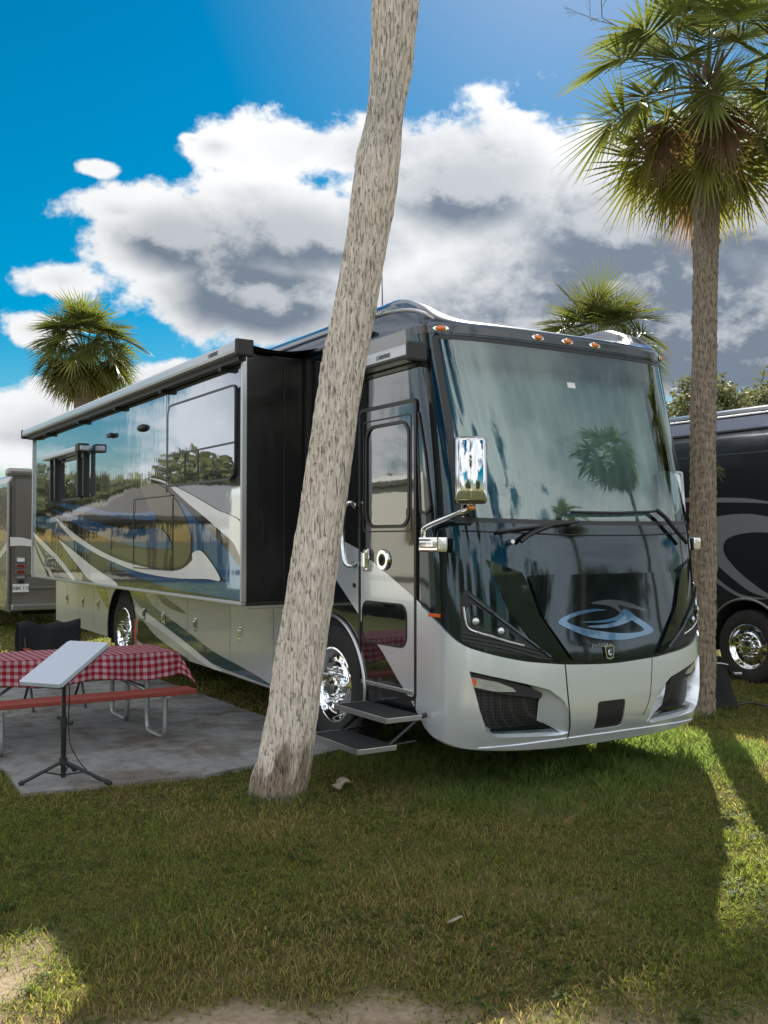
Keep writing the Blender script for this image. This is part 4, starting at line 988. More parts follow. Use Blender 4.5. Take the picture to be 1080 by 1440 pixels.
# picnic table: local x along its length, y rearwards; centre at (-1.78, 3.37)
TC = (-1.92, 3.37)
pt = site_empty('picnic_table', TC[0], TC[1], 'picnic table with rust red benches and galvanised pipe legs on the concrete pad', 'picnic table', 0, .022)
for y in (-.76, .76):
    b = MB(); b.box((-.10, y, .425), (2.34, .25, .042), bev=.008); b.build('bench', M['redwood'], pt)
b = MB()
for k in range(3): b.box((-.10, -.24 + .24 * k, .715), (2.30, .232, .04), bev=.006)
split_build(b, 'table_top', M['redwood'], pt)
for x in (-.60, .80):
    for s in (-1, 1):
        g = MB(); y0, y1 = s * .80, s * .30
        g.tube(catmull([(x, y0, .405), (x, y0, .25), (x, y0, .10), (x, y0 - s * .03, .035), (x, y0 - s * .10, .018), (x, (y0 + y1) / 2, .016), (x, y1 + s * .08, .018), (x, y1 + s * .02, .05), (x, y1, .14), (x, y1, .40), (x, y1, .695)], 5, False), .0235, 12)
        g.build('leg', M['galv'], pt)
    g = MB(); g.tube([(x, -.84, .395), (x, .84, .395)], .02, 10); g.tube([(x, -.33, .685), (x, .33, .685)], .018, 8); g.box((x, -.78, .395), (.05, .2, .02)); g.box((x, .78, .395), (.05, .2, .02)); split_build(g, 'cross_bar', M['galv'], pt)
    g = MB(); g.tube([(x, -.28, .38), (x - .55 * (1 if x > 0 else -1), 0, .69)], .014, 8); g.tube([(x, .28, .38), (x - .55 * (1 if x > 0 else -1), 0, .69)], .014, 8); split_build(g, 'brace', M['galv'], pt)
# gingham cloth
def gingham():
    m, nt, N, L, b = newmat('red_gingham'); b.inputs['Roughness'].default_value = .8; b.inputs['Specular IOR Level'].default_value = .2
    uv = N.new('ShaderNodeUVMap'); uv.uv_map = 'uv'; sp = N.new('ShaderNodeSeparateXYZ'); L.new(uv.outputs[0], sp.inputs[0])
    def st(o):
        f = N.new('ShaderNodeMath'); f.operation = 'FRACT'; L.new(o, f.inputs[0]); g = N.new('ShaderNodeMath'); g.operation = 'LESS_THAN'; g.inputs[1].default_value = .5; L.new(f.outputs[0], g.inputs[0]); return g.outputs[0]
    a, c = st(sp.outputs[0]), st(sp.outputs[1]); ad = N.new('ShaderNodeMath'); ad.operation = 'ADD'; L.new(a, ad.inputs[0]); L.new(c, ad.inputs[1])
    h = N.new('ShaderNodeMath'); h.operation = 'MULTIPLY'; h.inputs[1].default_value = .5; L.new(ad.outputs[0], h.inputs[0])
    r = N.new('ShaderNodeValToRGB'); r.color_ramp.interpolation = 'CONSTANT'; e = r.color_ramp.elements; e[0].color = (.40, .33, .36, 1); e[1].position = .25; e[1].color = (.36, .085, .11, 1); x = e.new(.75); x.color = (.21, .010, .022, 1)
    L.new(h.outputs[0], r.inputs[0]); L.new(r.outputs[0], b.inputs['Base Color'])
    tc = N.new('ShaderNodeTexCoord'); n = N.new('ShaderNodeTexNoise'); n.inputs['Scale'].default_value = 9; L.new(tc.outputs['Object'], n.inputs[0]); bp = N.new('ShaderNodeBump'); bp.inputs['Strength'].default_value = .5; bp.inputs['Distance'].default_value = .02; L.new(n.outputs[0], bp.inputs['Height']); L.new(bp.outputs[0], b.inputs['Normal'])
    return m
def tablecloth():
    X0, X1, Y0, Y1, zt = -1.26, 1.04, -.365, .365, .762 - .022 + .022
    nx, ny = 150, 80; ox = 1.40; oy = .62
    V = []; UVs = []
    for j in range(ny + 1):
        for i in range(nx + 1):
            a = -ox - .1 + (2 * ox) * i / nx; c = -oy + 2 * oy * j / ny
            dx = max(a - X1, X0 - a, 0); dy = max(c - Y1, Y0 - c, 0)
            dx = min(dx, .42); drop = math.hypot(dx, dy); ang = 0
            x = min(max(a, X0), X1); y = min(max(c, Y0), Y1)
            out = .10 * min(drop, .3)
            z = zt - max(0, drop - .015) * (.94 if dx > 0 and dy > 0 else .97)
            wv = .020 * math.sin(a * 15 + 1.3 * math.sin(a * 3.1)) + .011 * math.sin(a * 31 + 2)
            wy = .02 * math.sin(c * 13)
            if dy > 0: y += (1 if c > 0 else -1) * (.008 + out + wv * min(1, drop / .12)); 
            if dx > 0: x += (1 if a > 0 else -1) * (.008 + out * 1.3 + wy * min(1, drop / .12))
            if dx > 0 and dy > 0:
                k = min(dx, dy) * .55; x += (1 if a > 0 else -1) * k; y += (1 if c > 0 else -1) * k
            if dy > 0 or dx > 0: z += .018 * math.sin(a * 7.3 + c) * min(1, drop / .2)
            z += .002 * math.sin(a * 9) * math.sin(c * 11)
            V.append((x, y, z)); UVs.append((a / .064, c / .064))
    me = D.meshes.new('tablecloth'); F = [(j * (nx + 1) + i, j * (nx + 1) + i + 1, (j + 1) * (nx + 1) + i + 1, (j + 1) * (nx + 1) + i) for j in range(ny) for i in range(nx)]
    me.from_pydata(V, [], F); me.polygons.foreach_set('use_smooth', [True] * len(F)); ul = me.uv_layers.new(name='uv')
    for l in me.loops: ul.data[l.index].uv = UVs[l.vertex_index]
    me.materials.append(gingham()); o = D.objects.new('tablecloth', me); link(o); o.location = L2W(TC[0], TC[1], .022 - .022); o.rotation_euler = (0, 0, ANG)
    s = o.modifiers.new('thick', 'SOLIDIFY'); s.thickness = .003; s.offset = 1
    tag(o, 'red and white gingham cloth draped over the picnic table', 'tablecloth')
tablecloth()
cl = MB(); cl.box((0, 0, 0), (.018, .012, .075), bev=.003); cl.box((0, .01, .032), (.016, .03, .01)); co = cl.build('cloth_clip', M['paper']); co.location = L2W(TC[0] - .72, TC[1] - .405, .72); co.rotation_euler = (0, 0, ANG); tag(co, 'small white clip holding the gingham cloth to the table edge', 'clip')

# chair behind the table, covered with a black blanket
chr_ = site_empty('folding_chair', -1.52, 4.95, 'folding chair with black frame behind the picnic table', 'chair', 0, .022)
for x in (-.27, .27):
    for (y0, y1, z1) in ((-.26, .22, .86), (.24, -.24, .47)):
        g = MB(); g.tube([(x, y0, .0), (x, y1 if z1 < .5 else y1 + .05, z1)], .014, 8); g.build('leg', M['blackmetal'], chr_)
    g = MB(); g.box((x, -.02, .62), (.05, .44, .025), bev=.008); g.build('armrest', M['redwood'], chr_)
g = MB(); g.box((0, -.02, .44), (.54, .46, .03), bev=.01); g.build('seat', M['cloth'], chr_)
g = MB(); g.box((0, .23, .70), (.54, .02, .34), bev=.006); g.build('backrest', M['cloth'], chr_)
def blanket():
    V = []; nx, ny = 40, 44
    for j in range(ny + 1):
        s = -.62 + 1.02 * j / ny          # drape parameter over the top rail
        for i in range(nx + 1):
            x = -.33 + .66 * i / nx; sag = -.035 * math.cos(x * 5.2) ** 2 + .012 * math.sin(x * 23)
            if s < 0: y = .19 - .02 * math.sin(x * 12) - .10 * min(1, -s * 1.2) + .02 * math.sin(x * 17) * min(1, -s * 3); z = .90 + s + sag
            else: y = .29 + .03 * math.sin(x * 14) * min(1, s * 4); z = .90 - s + sag
            if abs(s) < .035: z = .905 + sag; y = .19 + .10 * (s + .035) / .07
            V.append((x * (1.02 + .03 * math.sin(s * 9)), y, z))
    F = [(j * (nx + 1) + i, j * (nx + 1) + i + 1, (j + 1) * (nx + 1) + i + 1, (j + 1) * (nx + 1) + i) for j in range(ny) for i in range(nx)]
    mb = MB(); mb.add(V, F, 0, True); o = mb.build('blanket', M['cloth'], None, auto=180); o.location = L2W(-1.52, 4.95, .022); o.rotation_euler = (0, 0, ANG)
    s = o.modifiers.new('thick', 'SOLIDIFY'); s.thickness = .006
    tag(o, 'black blanket thrown over the back of the folding chair', 'blanket')
blanket()
mb = MB(); mb.tube([(0, 0, 0), (0, 0, .89)], [.011, .009], 8); mb.box((0, 0, .74), (.03, .03, .02)); o = mb.build('marker_stake', M['stick']); o.location = L2W(-.45, 5.5, 0); tag(o, 'thin orange stake standing in the grass near the rear wheel', 'stake')

# flat dish on a tripod
dr_ = empty('satellite_dish', (-2.39, 7.47, .022)); tag(dr_, 'flat white satellite dish on a black tripod in front of the picnic table', 'satellite dish')
long_ = Vector((.2, .48, .238)).normalized(); wid = Vector((.923, -.385, 0)).normalized(); nrm = wid.cross(long_).normalized()
mtx = Matrix((wid, long_, nrm)).transposed()
pc = Vector((.016, -.03, .878 - .0))
mb = MB()
bm = bmesh.new(); bmesh.ops.create_cube(bm, size=1); bmesh.ops.scale(bm, vec=(.382, .594, .030), verts=bm.verts); bmesh.ops.bevel(bm, geom=[e for e in bm.edges if abs((e.verts[0].co - e.verts[1].co).z) > .01], offset=.012, segments=4, affect='EDGES'); bmesh.ops.transform(bm, matrix=Matrix.Translation(pc) @ mtx.to_4x4(), verts=bm.verts); mb.bm(bm, 0, False)
mb.build('panel', M['dish'], dr_)
mb = MB(); mb.box(pc - nrm * .022, (.36, .57, .016), rot=mtx); mb.box(pc - nrm * .05, (.12, .16, .05), rot=mtx, bev=.01); mb.build('panel_back', M['plastic'], dr_)
mb = MB(); mb.tube([(0, 0, .03), (0, 0, .44)], .019, 12); mb.tube([(0, 0, .42), (0, 0, .84)], .0145, 12); mb.build('pole', M['blackmetal'], dr_)
mb = MB(); mb.tube([(0, 0, .40), (0, 0, .47)], .026, 12); mb.tube([(0, 0, .435), (.055, -.01, .435)], .008, 8); mb.tube([(.05, -.01, .435), (.07, -.01, .435)], .018, 8); mb.tube([(0, 0, .46), (-.05, .0, .475)], .012, 8); mb.tube([(0, 0, .12), (0, 0, .17)], .030, 12); split_build(mb, 'collar', M['plastic'], dr_)
for k, (dx, dy) in enumerate(((-.27, -.13), (.37, -.10), (-.02, .33))):
    mb = MB(); mb.tube([(0, 0, .15), (dx, dy, .012)], .0135, 8); mb.tube([(0, 0, .045), (dx * .5, dy * .5, .085)], .007, 6); lg_ = mb.build('leg', M['blackmetal'], dr_)
    mb = MB(); mb.tube([(dx * .93, dy * .93, .022), (dx * 1.04, dy * 1.04, .006)], .018, 8); mb.build('rubber_foot', M['rubber'], lg_)
mb = MB(); mb.tube(catmull([(.03, .0, .80), (.035, .02, .62), (.03, .02, .45), (.05, .0, .28), (.10, .02, .16), (.16, .03, .08), (.24, .0, .02), (.36, -.06, .006)], 6, False), .0045, 6); mb.build('cable', M['trim'], dr_)

# black wheel cover propped by the right palm
mb = MB(); base = [(-.17, -.14), (.17, -.12), (.16, .14), (-.16, .13)]; top = [(-.12, -.05), (.08, -.04), (.07, .09), (-.11, .08)]
V = [(x, y, 0) for x, y in base] + [(x, y, .44 + (.03 if i in (0, 3) else 0)) for i, (x, y) in enumerate(top)]
F = [(0, 1, 5, 4), (1, 2, 6, 5), (2, 3, 7, 6), (3, 0, 4, 7), (4, 5, 6, 7), (3, 2, 1, 0)]
bm = bmesh.new(); vs = [bm.verts.new(v) for v in V]; [bm.faces.new([vs[i] for i in f]) for f in F]; bmesh.ops.subdivide_edges(bm, edges=bm.edges[:], cuts=5, use_grid_fill=True)
for v in bm.verts: v.co += Vector((math.sin(v.co.z * 31 + v.co.y * 9), math.cos(v.co.x * 27 + v.co.z * 12), math.sin(v.co.x * 30) * .6)) * .012
mb.bm(bm, 0, True); tb = mb.build('storage_bag', M['cloth'], None, auto=70); tb.location = (3.66, 10.95, 0); tb.rotation_euler = (0, 0, R(8)); tag(tb, 'slumped black bag on the grass beside the right palm trunk', 'bag')
mb = MB(); mb.tube(catmull([(-.12, -.05, .46), (-.02, -.05, .475), (.09, -.05, .455)], 4, False), .008, 6); mb.box((.19, -.06, .36), (.09, .05, .03), bev=.006); mb.build('handle', M['alu'], tb)
mb = MB(); mb.tube(catmull([(0, 0, .02), (.15, .03, .035), (.3, -.05, .02), (.42, -.02, .02), (.5, -.10, .02)], 6, False), .012, 6); o = mb.build('hose', M['trim']); o.location = (3.85, 10.92, 0); tag(o, 'short black hose lying in the grass beside the slumped bag', 'hose')
# litter in the grass
def chip(nm, loc, size, rz, label, m):
    bm = bmesh.new(); bmesh.ops.create_icosphere(bm, subdivisions=3, radius=1); bmesh.ops.scale(bm, vec=size, verts=bm.verts)
    for v in bm.verts: v.co += Vector((math.sin(v.co.y * 61 + 1), math.sin(v.co.x * 43), math.sin(v.co.x * 57 + v.co.y * 31))) * min(size) * .45
    mb = MB(); mb.bm(bm, 0, True); o = mb.build(nm, m, None, auto=70); o.location = loc; o.rotation_euler = (0, R(-14), rz); tag(o, label, nm.replace('_', ' '))
chip('bark_piece', (-.32, 7.27, .05), (.075, .04, .028), .5, 'broken piece of pale bark in the grass right of the leaning palm', M['wood'])
chip('dead_leaf', (.33, 4.71, .045), (.042, .013, .004), .2, 'small dry tan leaf lying on the grass in the foreground', M['wood'])

# ================================================================== PALMS
def palm_trunk(name, path, radii, m, parent, amp=.012, seg=64, step=.018, rings=.0, bands=(), tintf=None, seed=0):
    P = [Vector(p) for p in path]; Pc = catmull([tuple(p) for p in P], 24, False); rc = catmull([(r,) for r in radii], 24, False)
    P = [Vector(p) for p in Pc]; L_ = [0]
    for i in range(1, len(P)): L_.append(L_[-1] + (P[i] - P[i - 1]).length)
    n = int(L_[-1] / step) + 1; s = np.linspace(0, L_[-1], n); A = np.array([[*p] for p in P])
    X = np.stack([np.interp(s, L_, A[:, k]) for k in range(3)], 1); r = np.interp(s, L_, [q[0] for q in rc])
    T = np.gradient(X, axis=0); T /= np.linalg.norm(T, axis=1)[:, None]
    ax = np.cross(T, np.array([0, 1., 0])); ax /= np.linalg.norm(ax, axis=1)[:, None]; bx = np.cross(T, ax)
    th = np.linspace(0, 2 * math.pi, seg, endpoint=False)
    SS_, TT = np.meshgrid(s, th, indexing='ij')
    cx, cy = np.cos(TT) * 3, np.sin(TT) * 3
    # ragged fibrous displacement
    d = amp * (1.6 * (fbm(cx * 1.3 + SS_ * .9 + seed, cy * 1.3 + SS_ * 1.7, seed, 4) - .5) + .9 * (fbm(cx * 5 + 9, cy * 5 + SS_ * 2.0, seed + 3, 3) - .5) + 1.0 * (fbm(cx * 3, SS_ * 7 + cy * 3, seed + 5, 4) - .5))
    d += amp * .8 * np.clip(fbm(cx * 2.2 + 4, SS_ * 9 + cy * 2.2, seed + 8, 2) - .62, 0, 1) * 4
    if rings: d += rings * (np.abs(((SS_ * 11 + .35 * np.sin(TT * 2 + SS_ * 3)) % 1) - .5) - .25)
    for (s0, w, a) in bands: d += a * np.exp(-((SS_ - s0) / w) ** 2)
    rad = r[:, None] + d
    V = X[:, None, :] + ax[:, None, :] * (np.cos(TT) * rad)[..., None] + bx[:, None, :] * (np.sin(TT) * rad)[..., None]
    tint = np.ones((n, seg, 3), np.float32)
    if tintf is not None: tint = tintf(SS_, TT, tint)
    i, j = np.meshgrid(np.arange(n - 1), np.arange(seg), indexing='ij'); j2 = (j + 1) % seg
    Q = np.stack([i * seg + j, i * seg + j2, (i + 1) * seg + j2, (i + 1) * seg + j], -1).reshape(-1, 4)[:, ::-1]
    me = raw_mesh(name, V.reshape(-1, 3), Q, None, [m], tint.reshape(-1, 3), True); o = D.objects.new(name, me); return link(o, parent)

def fan_crown(name, parent, centre, n=40, pet=1.0, fan=.85, seed=1, nleaf=36, el_range=(80, -62), w=.03, dead=0.12, skirt=0, stiff=1.0, bright=1.0):
    rng = np.random.default_rng(seed); V = []; Q = []; C = []
    base = Vector(centre); cnt = 0
    PV = []; PQ = []
    pm = MB()
    for k in range(n + skirt):
        f = k / (n - 1) if k < n else 1.0
        az = k * 2.39996 + rng.uniform(-.25, .25)
        el = R(el_range[0] + (el_range[1] - el_range[0]) * (f ** .85) + rng.uniform(-9, 9)) if k < n else R(-74 + rng.uniform(-8, 8))
        L1 = pet * rng.uniform(.8, 1.12) * (.85 + .3 * math.sin(math.pi * min(1, f)))
        isdead = (k >= n) or (f > .7 and rng.random() < dead * 2.2)
        h = Vector((math.cos(az), math.sin(az), 0))
        # petiole with droop
        pts = []; d = h * math.cos(el) + Vector((0, 0, math.sin(el))); p = base + h * .08 + Vector((0, 0, -.25 * f)); pts.append(p.copy())
        for q in range(5):
            d = (d + Vector((0, 0, -.045 - .03 * f))).normalized(); p = p + d * (L1 / 5); pts.append(p.copy())
        pm.tube(pts, [.017, .014, .012, .010, .009, .008], 5, cap=False)
        side = d.cross(Vector((0, 0, 1)))
        if side.length < .1: side = Vector((-h.y, h.x, 0))
        side.normalize(); up = side.cross(d).normalized()
        roll = rng.uniform(-.5, .5); side, up = side * math.cos(roll) + up * math.sin(roll), up * math.cos(roll) - side * math.sin(roll)
        F_ = fan * rng.uniform(.85, 1.1)
        col = np.array([.105, .130, .034]) * rng.uniform(.55, 1.35)
        if f > .45: col = col * (1 - .5 * (f - .45)) + np.array([.20, .17, .03]) * (f - .45) * .9
        if isdead: col = np.array([.21, .13, .065]) * rng.uniform(.7, 1.1)
        col = col * bright
        rib = [p.copy()]; dd = d.copy()
        for q in range(6):
            dd = (dd + Vector((0, 0, -.13))).normalized(); rib.append(rib[-1] + dd * (F_ * .05))
        for i in range(nleaf):
            x = 2 * i / (nleaf - 1) - 1; a = x * R(125); seg_i = int((1 - abs(x)) * 5.99); o = rib[seg_i]
            dr = dd * math.cos(a) + side * math.sin(a) * .95 + up * (.32 * abs(math.sin(a)) + rng.uniform(-.05, .05)); dr.normalize()
            ln = F_ * (.62 + .38 * math.cos(a * .62)) * rng.uniform(.88, 1.08)
            if isdead: dr = (dr + Vector((0, 0, -.8))).normalized()
            ww = w * rng.uniform(.8, 1.2); wd = dr.cross(up); wd = wd.normalized() if wd.length > .05 else side
            droop = rng.uniform(.10, .45) * (1.0 + .6 * f) * stiff; pp = o.copy(); dcur = dr.copy(); b0 = cnt
            prof = (.35, 1.0, .8, .4, .04)
            for s_ in range(5):
                t = s_ / 4; nu = wd.cross(dcur).normalized()
                e = ww * prof[s_]
                for (aa, bb) in ((-1, .35), (0, -.25), (1, .35)): V.append(tuple(pp + wd * (aa * e) + nu * (bb * e)))
                cc = col * (1.0 + .35 * t * (0 if isdead else 1)) ; 
                if s_ == 4 and not isdead: cc = np.array([.20, .15, .06])
                C += [cc] * 3; cnt += 3
                if s_ < 4:
                    a0 = b0 + s_ * 3; Q += [(a0, a0 + 1, a0 + 4, a0 + 3), (a0 + 1, a0 + 2, a0 + 5, a0 + 4)]
                dcur = (dcur + Vector((0, 0, -droop * .30 * (t + .3)))).normalized(); pp = pp + dcur * (ln / 4)
    me = raw_mesh(name, np.array(V), np.array(Q), None, [M['frond']], np.array(C)); o = D.objects.new(name, me); link(o, parent)
    pm.build('leaf_stalks', M['stalk'], o)
    return o
M['stalk'] = mat('leaf_stalk', (.11, .13, .045), .5)
M['boot'] = mat('leaf_boot', (.16, .11, .07), .9, var=.3, vscale=20)
def boots(parent, c, r, n=26, h=.55, seed=0):
    rng = random.Random(seed); mb = MB()
    for k in range(n):
        a = k * 2.4; z = -h + h * k / n * 1.25; d = Vector((math.cos(a), math.sin(a), 0))
        p = Vector(c) + d * r * .8 + Vector((0, 0, z)); q = p + d * rng.uniform(.05, .11) + Vector((0, 0, rng.uniform(.12, .24)))
        mb.tube([p, (p + q) / 2 + d * .02, q], [.035, .03, .018], 5, flat=.5)
    return mb.build('leaf_base', M['boot'], parent)

# -- leaning palm in front
lp_ = empty('palm_tree', (-.76, 7.16, 0)); tag(lp_, 'leaning palm with pale grey fibrous trunk standing in front of the motorhome', 'palm tree')
def pxline(pts, yoff=0):  # trunk centreline, metres: x at given z in the plane of the trunk
    return pts
LPH = [(-.0, 0, -.05), (.0, 0, .06), (.045, 0, .22), (.10, 0, .55), (.165, 0, 1.0), (.285, 0, 1.82), (.455, 0, 3.0), (.575, 0, 3.66), (.70, 0, 4.44), (.78, 0, 5.0), (.825, 0, 5.42), (.845, 0, 5.75), (.90, 0, 6.6), (.95, 0, 7.6), (.97, 0, 8.6)]
LPR = [.205, .20, .19, .178, .170, .164, .151, .149, .153, .138, .152, .163, .165, .165, .17]
def lp_tint(S_, T_, t):
    edge = fbm(np.cos(T_) * 2, np.sin(T_) * 2 + S_ * 3, 21, 3)
    # damp dark foot with ragged upper limit
    k = sstep(.62, .30, S_ + (edge - .5) * 1.1 + .30 * np.cos(T_ - R(20)))[..., None]
    t = t * (1 - k) + k * np.array([.38, .34, .30])
    sm = np.exp(-((S_ - 5.0) / .30) ** 2)[..., None]; t = t * (1 - sm) + sm * np.array([.86, .88, .92])
    for (s0, th0, rs, rt) in ((3.31, -1.9, .05, .16), (4.66, -2.2, .055, .20), (2.6, -1.3, .06, .12), (5.33, -2.2, .05, .25), (2.15, -1.0, .10, .10), (3.9, -1.2, .05, .14)):
        dth = np.angle(np.exp(1j * (T_ - th0))); m = np.exp(-((S_ - s0) / rs) ** 2 - (dth / rt) ** 2)[..., None]
        t = t * (1 - m * .85) + m * .85 * np.array([.26, .30, .12])
    return t
mb = MB()
for q in range(30):
    a = q * 2.39996; rr_ = .17 + .05 * random.random(); p = Vector((math.cos(a) * rr_ * .9, math.sin(a) * rr_ * .9, .035 + .04 * random.random())); e = Vector((math.cos(a) * (rr_ + .06), math.sin(a) * (rr_ + .06), -.03)); mb.tube([p, (p + e) / 2 + Vector((math.cos(a), math.sin(a), .3)) * .012, e], [.012, .011, .006], 5)
mb.build('root_mass', M['rootm'], lp_)
palm_trunk('trunk', LPH, LPR, M['bark_pale'], lp_, amp=.016, seg=190, step=.008, bands=[(5.0, .22, -.010)], tintf=lp_tint, seed=3)
fan_crown('crown', lp_, (.97, 0, 8.7), n=34, pet=1.0, fan=.8, seed=5, nleaf=26)
# -- right palm
rp = empty('palm_tree', (3.33, 10.57, 0)); tag(rp, 'tall straight brown palm at the right edge, its big crown cut by the frame', 'palm tree')
palm_trunk('trunk', [(0, 0, -.05), (.03, 0, .4), (.05, 0, 1.6), (.065, 0, 2.6), (.09, 0, 3.8), (.11, 0, 4.8), (.135, 0, 5.8), (.14, 0, 6.6)], [.150, .135, .135, .130, .125, .122, .118, .14], M['bark_brown'], rp, amp=.016, seg=90, step=.016, rings=.014, bands=[(5.05, .04, .016), (5.4, .35, .012)], seed=9)
fan_crown('crown', rp, (.14, 0, 6.80), n=46, pet=.74, fan=.80, seed=17, nleaf=44, w=.0175, dead=.12, el_range=(84, -60), stiff=.22)
boots(rp, (.14, 0, 6.7), .14, 34, .75)
# dead flower stalk
tw = MB(); rng_ = random.Random(4)
def twig(p, d, L_, r, lev):
    q = p + d * L_; tw.tube([p, (p + q) / 2 + Vector((rng_.uniform(-.02, .02), 0, rng_.uniform(-.02, .02))), q], [r, r * .8, r * .6], 4, cap=False)
    if lev > 0:
        for k in range(5 if lev > 1 else 4):
            f = .3 + .7 * k / 4; e = (d + Vector((rng_.uniform(-.8, .8), rng_.uniform(-.8, .8), rng_.uniform(-.9, .4)))).normalized(); twig(p + d * L_ * f, e, L_ * rng_.uniform(.3, .5), r * .55, lev - 1)
twig(Vector((-.1, -.1, 6.9)), Vector((-.80, -.2, .30)).normalized(), 1.05, .010, 3)
tw.build('dead_flower_stalk', M['wood'], rp)
ms = MB()
for k in range(26):
    d = Vector((rng_.uniform(.1, 1), rng_.uniform(-.8, .2), rng_.uniform(-.5, .8))).normalized(); p = Vector((.17, -.03, 2.55)); ms.tube([p, p + d * .06, p + d * .12 + Vector((0, 0, -.04))], [.004, .003, .001], 4, cap=False)
ms.build('air_plant', M['stalk'], rp)
# -- palms behind the coach
def full_palm(x, y, h, label, seed, pet=1.0, fan=.8, n=38, group=None, r=.15, lean=0, nleaf=26, w=.030, skirt=0, stiff=1.0, bright=1.0, dead=.12, el_range=(80, -62)):
    p = empty('palm_tree', (x, y, 0)); tag(p, label, 'palm tree', group)
    palm_trunk('trunk', [(0, 0, -.05), (lean * .3, 0, h * .35), (lean * .7, 0, h * .7), (lean, 0, h)], [r * 1.25, r, r, r], M['bark_brown'], p, amp=.014, seg=28, step=.08, seed=seed)
    fan_crown('crown', p, (lean, 0, h + .1), n=n, pet=pet, fan=fan, seed=seed, nleaf=nleaf, w=w, skirt=skirt, stiff=stiff, bright=bright, dead=dead, el_range=el_range); boots(p, (lean, 0, h), r, 22, .6, seed); return p
full_palm(-7.85, 26.0, 6.75, 'round headed palm rising behind the roof of the motorhome at the left', 21, pet=.74, fan=.76, n=80, r=.25, nleaf=30, skirt=0, w=.024, stiff=.75, bright=.8, dead=.02, el_range=(84, -52))
full_palm(5.05, 23.5, 6.35, 'palm whose crown shows above the windscreen roofline of the motorhome', 26, pet=.82, fan=.95, n=78, r=.2, nleaf=34, skirt=4, w=.019, stiff=.28, bright=.8, dead=.02)

# ================================================================== BROADLEAF TREES
def leafy_tree(x, y, h, r, label, seed, n=9000, ls=.16, group=None, name='oak_tree'):
    rng = np.random.default_rng(seed); t = empty(name, (x, y, 0)); tag(t, label, 'tree', group)
    mb = MB(); mb.tube([(0, 0, -.1), (.1, 0, h * .25), (-.05, .1, h * .5)], [h * .045, h * .035, h * .025], 10)
    cl = []
    for k in range(26):
        a = rng.uniform(0, 2 * math.pi); e = rng.uniform(-.35, 1.0); q = rng.uniform(.35, 1.0)
        c = Vector((math.cos(a) * math.cos(e) * r * q, math.sin(a) * math.cos(e) * r * q, h * .60 + math.sin(e) * h * .34 * q)); cl.append((c, rng.uniform(.22, .42) * r))
        if k < 14: mb.tube([(-.02, .05, h * .38), tuple(c * .5 + Vector((0, 0, h * .2))), tuple(c)], [h * .016, h * .010, h * .004], 6)
    mb.build('trunk', M['bark_tree'], t)
    per = n // len(cl); Vs = []; Cs = []
    for c, rr in cl:
        d = rng.normal(size=(per, 3)); d /= np.linalg.norm(d, axis=1)[:, None]; q = rng.uniform(.55, 1.05, per) ** .6
        q = q * (.75 + .5 * fbm(d[:, 0] * 2.5 + c.x, d[:, 1] * 2.5 + d[:, 2] * 2.5 + c.z, seed, 3))
        P = np.array(c)[None] + d * (rr * q)[:, None] * np.array([1, 1, .8])
        a = rng.normal(size=(per, 3)); a /= np.linalg.norm(a, axis=1)[:, None]; b = np.cross(a, rng.normal(size=(per, 3))); b /= np.linalg.norm(b, axis=1)[:, None]
        s = ls * rng.uniform(.6, 1.3, per)[:, None]
        Vs.append(np.stack([P - a * s, P + b * s * .45, P + a * s, P - b * s * .45], 1).reshape(-1, 3))
        col = np.array([.105, .115, .050]) * rng.uniform(.55, 1.5, (per, 1)) * np.array([1, 1, 1]) * rng.uniform(.85, 1.15); Cs.append(np.repeat(col, 4, 0))
    V = np.concatenate(Vs); Cc = np.concatenate(Cs); Q = np.arange(len(V)).reshape(-1, 4)
    o = D.objects.new('crown', raw_mesh('crown', V, Q, None, [M['leaf']], Cc)); link(o, t); return t
leafy_tree(14.6, 44, 9.4, 4.2, 'left of the two round oaks seen above the charcoal coach', 31, 20000, .13)
leafy_tree(19.2, 46, 9.9, 4.6, 'broad oak at the right edge above the charcoal coach', 32, 20000, .13)
leafy_tree(24.5, 50, 9.0, 4.8, 'oak standing outside the right of the frame behind the charcoal coach', 33, 6000, .25)
